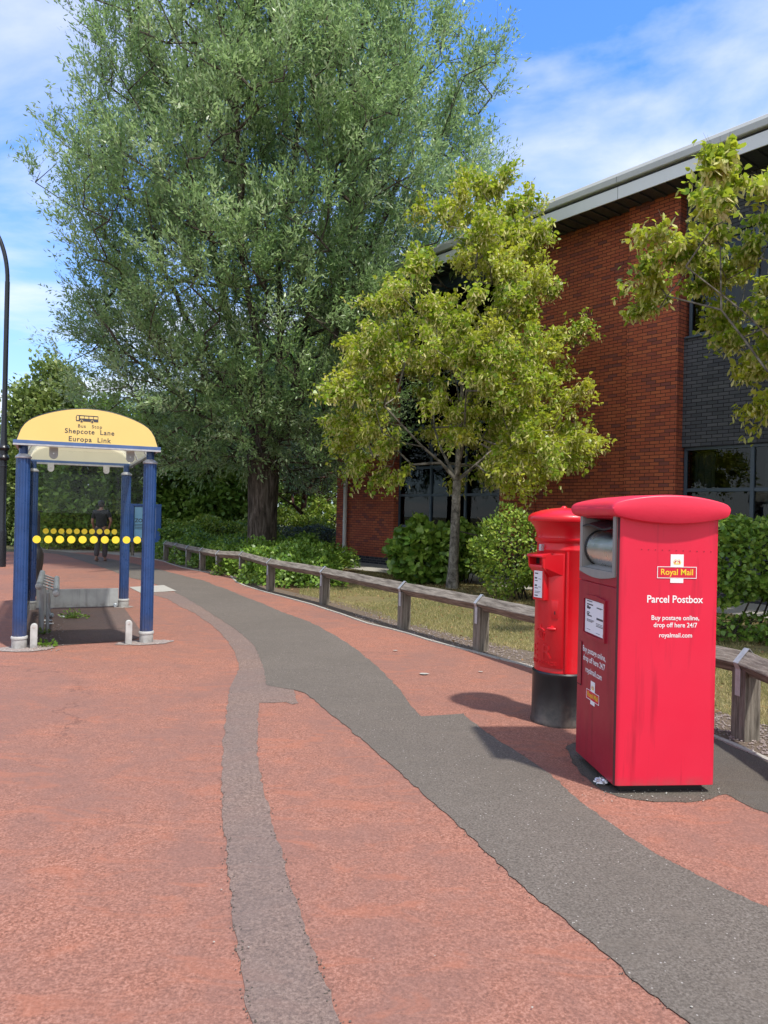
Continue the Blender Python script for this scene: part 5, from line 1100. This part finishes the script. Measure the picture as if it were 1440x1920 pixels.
skin('tshirt', [TJ[k] for k in tk], [(ti[a], ti[b]) for a, b in (('sp0', 'sp1'), ('sp1', 'sp2'), ('sp2', 'ch'), ('ch', 'nk'), ('ch', 'sl'), ('sl', 'elu'), ('ch', 'sr'), ('sr', 'eru'))], [TR_[k] for k in tk], MT['shirt'], PE)
tk = ['p0', 'pel', 'hl', 'kl', 'al', 'hr', 'kr', 'ar']
TJ = dict(p0=(0, 0, 1.04), pel=(0, 0, .95), hl=(-.1, 0, .88), kl=J['kl'], al=(-.09, -.09, .13), hr=(.1, .01, .88), kr=J['kr'], ar=(.095, .08, .10))
TR_ = dict(p0=(.15, .11), pel=(.165, .125), hl=.112, kl=.088, al=.075, hr=.112, kr=.088, ar=.075); ti = {k: i for i, k in enumerate(tk)}
skin('trousers', [TJ[k] for k in tk], [(ti[a], ti[b]) for a, b in (('p0', 'pel'), ('pel', 'hl'), ('hl', 'kl'), ('kl', 'al'), ('pel', 'hr'), ('hr', 'kr'), ('kr', 'ar'))], [TR_[k] for k in tk], MT['trouser'], PE, root=1)
def ell(b, c, r, n=14, m=18):
    prof = [(max(.002, math.sin(math.pi*i/n)), -math.cos(math.pi*i/n)) for i in range(n+1)]; t = MB(); t.lathe(prof, m); b.add([(c[0]+x*r[0], c[1]+y*r[1], c[2]+z*r[2]) for x, y, z in t.v], t.f, 0, True)
b = MB(); ell(b, (-.01, .015, 1.70), (.09, .105, .085)); ell(b, (-.01, -.02, 1.65), (.08, .075, .08)); b.build('hair', MT['hair'], PE)
b = MB(); ell(b, (-.10, .0, .045), (.048, .12, .045)); ell(b, (-.10, -.1, .07), (.04, .05, .05)); b.build('shoe', MT['shoe'], PE)
b = MB(); ell(b, (.10, .15, .04), (.048, .13, .042)); b.build('shoe', MT['shoe'], PE)
b = MB(); ell(b, (-.092, .03, 1.64), (.012, .018, .028)); ell(b, (.072, .03, 1.64), (.012, .018, .028)); b.build('ears', MT['skin'], PE)
b = MB(); ell(b, (-.03, .125, 1.635), (.014, .02, .022)); b.build('nose', MT['skin'], PE)

# ------------------------------------------------------------------ litter and small things
def crumple(name, label, cat, loc, r, mat, seed, flat=.5, group=None):
    random.seed(seed); bm = bmesh.new(); bmesh.ops.create_icosphere(bm, subdivisions=3, radius=1)
    for v in bm.verts:
        k = 1+.28*math.sin(v.co.x*7+seed)*math.cos(v.co.y*6)+random.uniform(-.16, .16); v.co = Vector((v.co.x*r[0], v.co.y*r[1], v.co.z*r[2]))*k
    me = bpy.data.meshes.new(name); bm.to_mesh(me); bm.free(); me.materials.append(mat); o = bpy.data.objects.new(name, me); link(o); o.location = (loc[0], loc[1], loc[2]+r[2]*.8); return tag(o, label, cat, group)
q = P(1128, 1472); crumple('crumpled_wrapper', 'crumpled silver wrapper on the ground beside the parcel postbox', 'litter', (q.x, q.y, .01), (.04, .03, .018), MT['foil'], 3)
def can(label, px, py, rz, up=False):
    q = P(px, py); c = thing('drink_can', label, 'can', (q.x, q.y, .04 if not up else .012), rz, 'litter in the shelter')
    b = MB(); b.lathe([(.02, -.058), (.026, -.06), (.033, -.05), (.033, .045), (.026, .058), (.022, .06), (.02, .056)], 20); o = b.build('can_body', MT['can'], c); 
    if not up: o.rotation_euler = (math.pi/2, .2, 0)
    else: o.location = (0, 0, .06)
can('pale drink can lying beside the perch seat leg', 93, 1158, R_(60)); can('silver can at the right end of the kick panel', 216, 1139, R_(20))
for i, (px, py, lab) in enumerate(((89, 1165, 'white paper scrap lying nearest the silver drink can'), (91, 1171, 'white paper scrap nearest the front of the shelter'), (120, 1158, 'crumpled tissue in the middle of the shelter floor'), (90, 1142, 'paper cup scrap by the foot of the kick panel'))):
    q = P(px, py); crumple('paper_scrap', lab, 'litter', (q.x, q.y, .008), (.055, .035, .008), MT['white'], 11+i, group='litter in the shelter')
def weed(label, px, py, r, n, seed):
    q = P(px, py); g = np.random.default_rng(seed); root = thing('weed', label, 'weed', (q.x, q.y, .006), 0, 'weeds growing round the shelter')
    d = np.column_stack([g.normal(0, 1, (n, 2)), g.uniform(.1, 1.1, n)]); p = unit(d)*g.random((n, 1))*r; p[:, 2] *= .6; s = g.uniform(.02, .05, n)
    place_leaves('leaves', p, d, g.normal(size=(n, 3))+np.array([0, 0, 1]), s, T_OVAL, MT['lf_shrub'], root, g.random(n))
weed('weed tuft growing in the middle of the shelter floor', 140, 1160, .2, 160, 1); weed('weed at the foot of the left glass stub', 84, 1212, .13, 110, 2); weed('weed clump against the side kick panel', 75, 1190, .12, 90, 3)
# scattered grit: light chips and dead leaves near shelter left
g = MB(); random.seed(5)
for i in range(160):
    px = random.uniform(60, 120); py = random.uniform(1150, 1225); q = P(px, py); pebble(g, q.x, q.y, .012, random.uniform(.006, .018))
o = g.build('debris', MT['gravelly'], auto=False); tag(o, 'grit and crumbs collected along the left side of the shelter', 'debris', kind='stuff')
g = MB()
for i in range(60):
    px = random.uniform(1090, 1350); py = 1480+random.uniform(0, 26); q = P(px, py); pebble(g, q.x, q.y, .012, random.uniform(.002, .007))
for i in range(26):
    q = P(random.uniform(200, 1300), random.uniform(1220, 1900)); pebble(g, q.x, q.y, .013, random.uniform(.002, .006))
o = g.build('grit', MT['slab'], auto=False); tag(o, 'pale grit at the foot of the parcel postbox and over the paving', 'grit', kind='stuff')
for i, (px, py, rx, lab) in enumerate(((795, 1266, .05, 'larger trodden gum spot on the red surface near the rail'), (901, 1262, .025, 'smaller gum spot on the red surface near the pillar box'), (741, 1222, .03, 'gum spot between the dark path and the rail'))):
    q = P(px, py); b = MB(); b.add([(p[0], p[1], .0165) for p in blob(0, 0, rx, rx*.7, 14)], [list(range(14))]); o = b.build('gum_spot', MT['slab'], loc=(q.x, q.y, 0), auto=False); tag(o, lab, 'gum', 'pale gum spots on the paving')
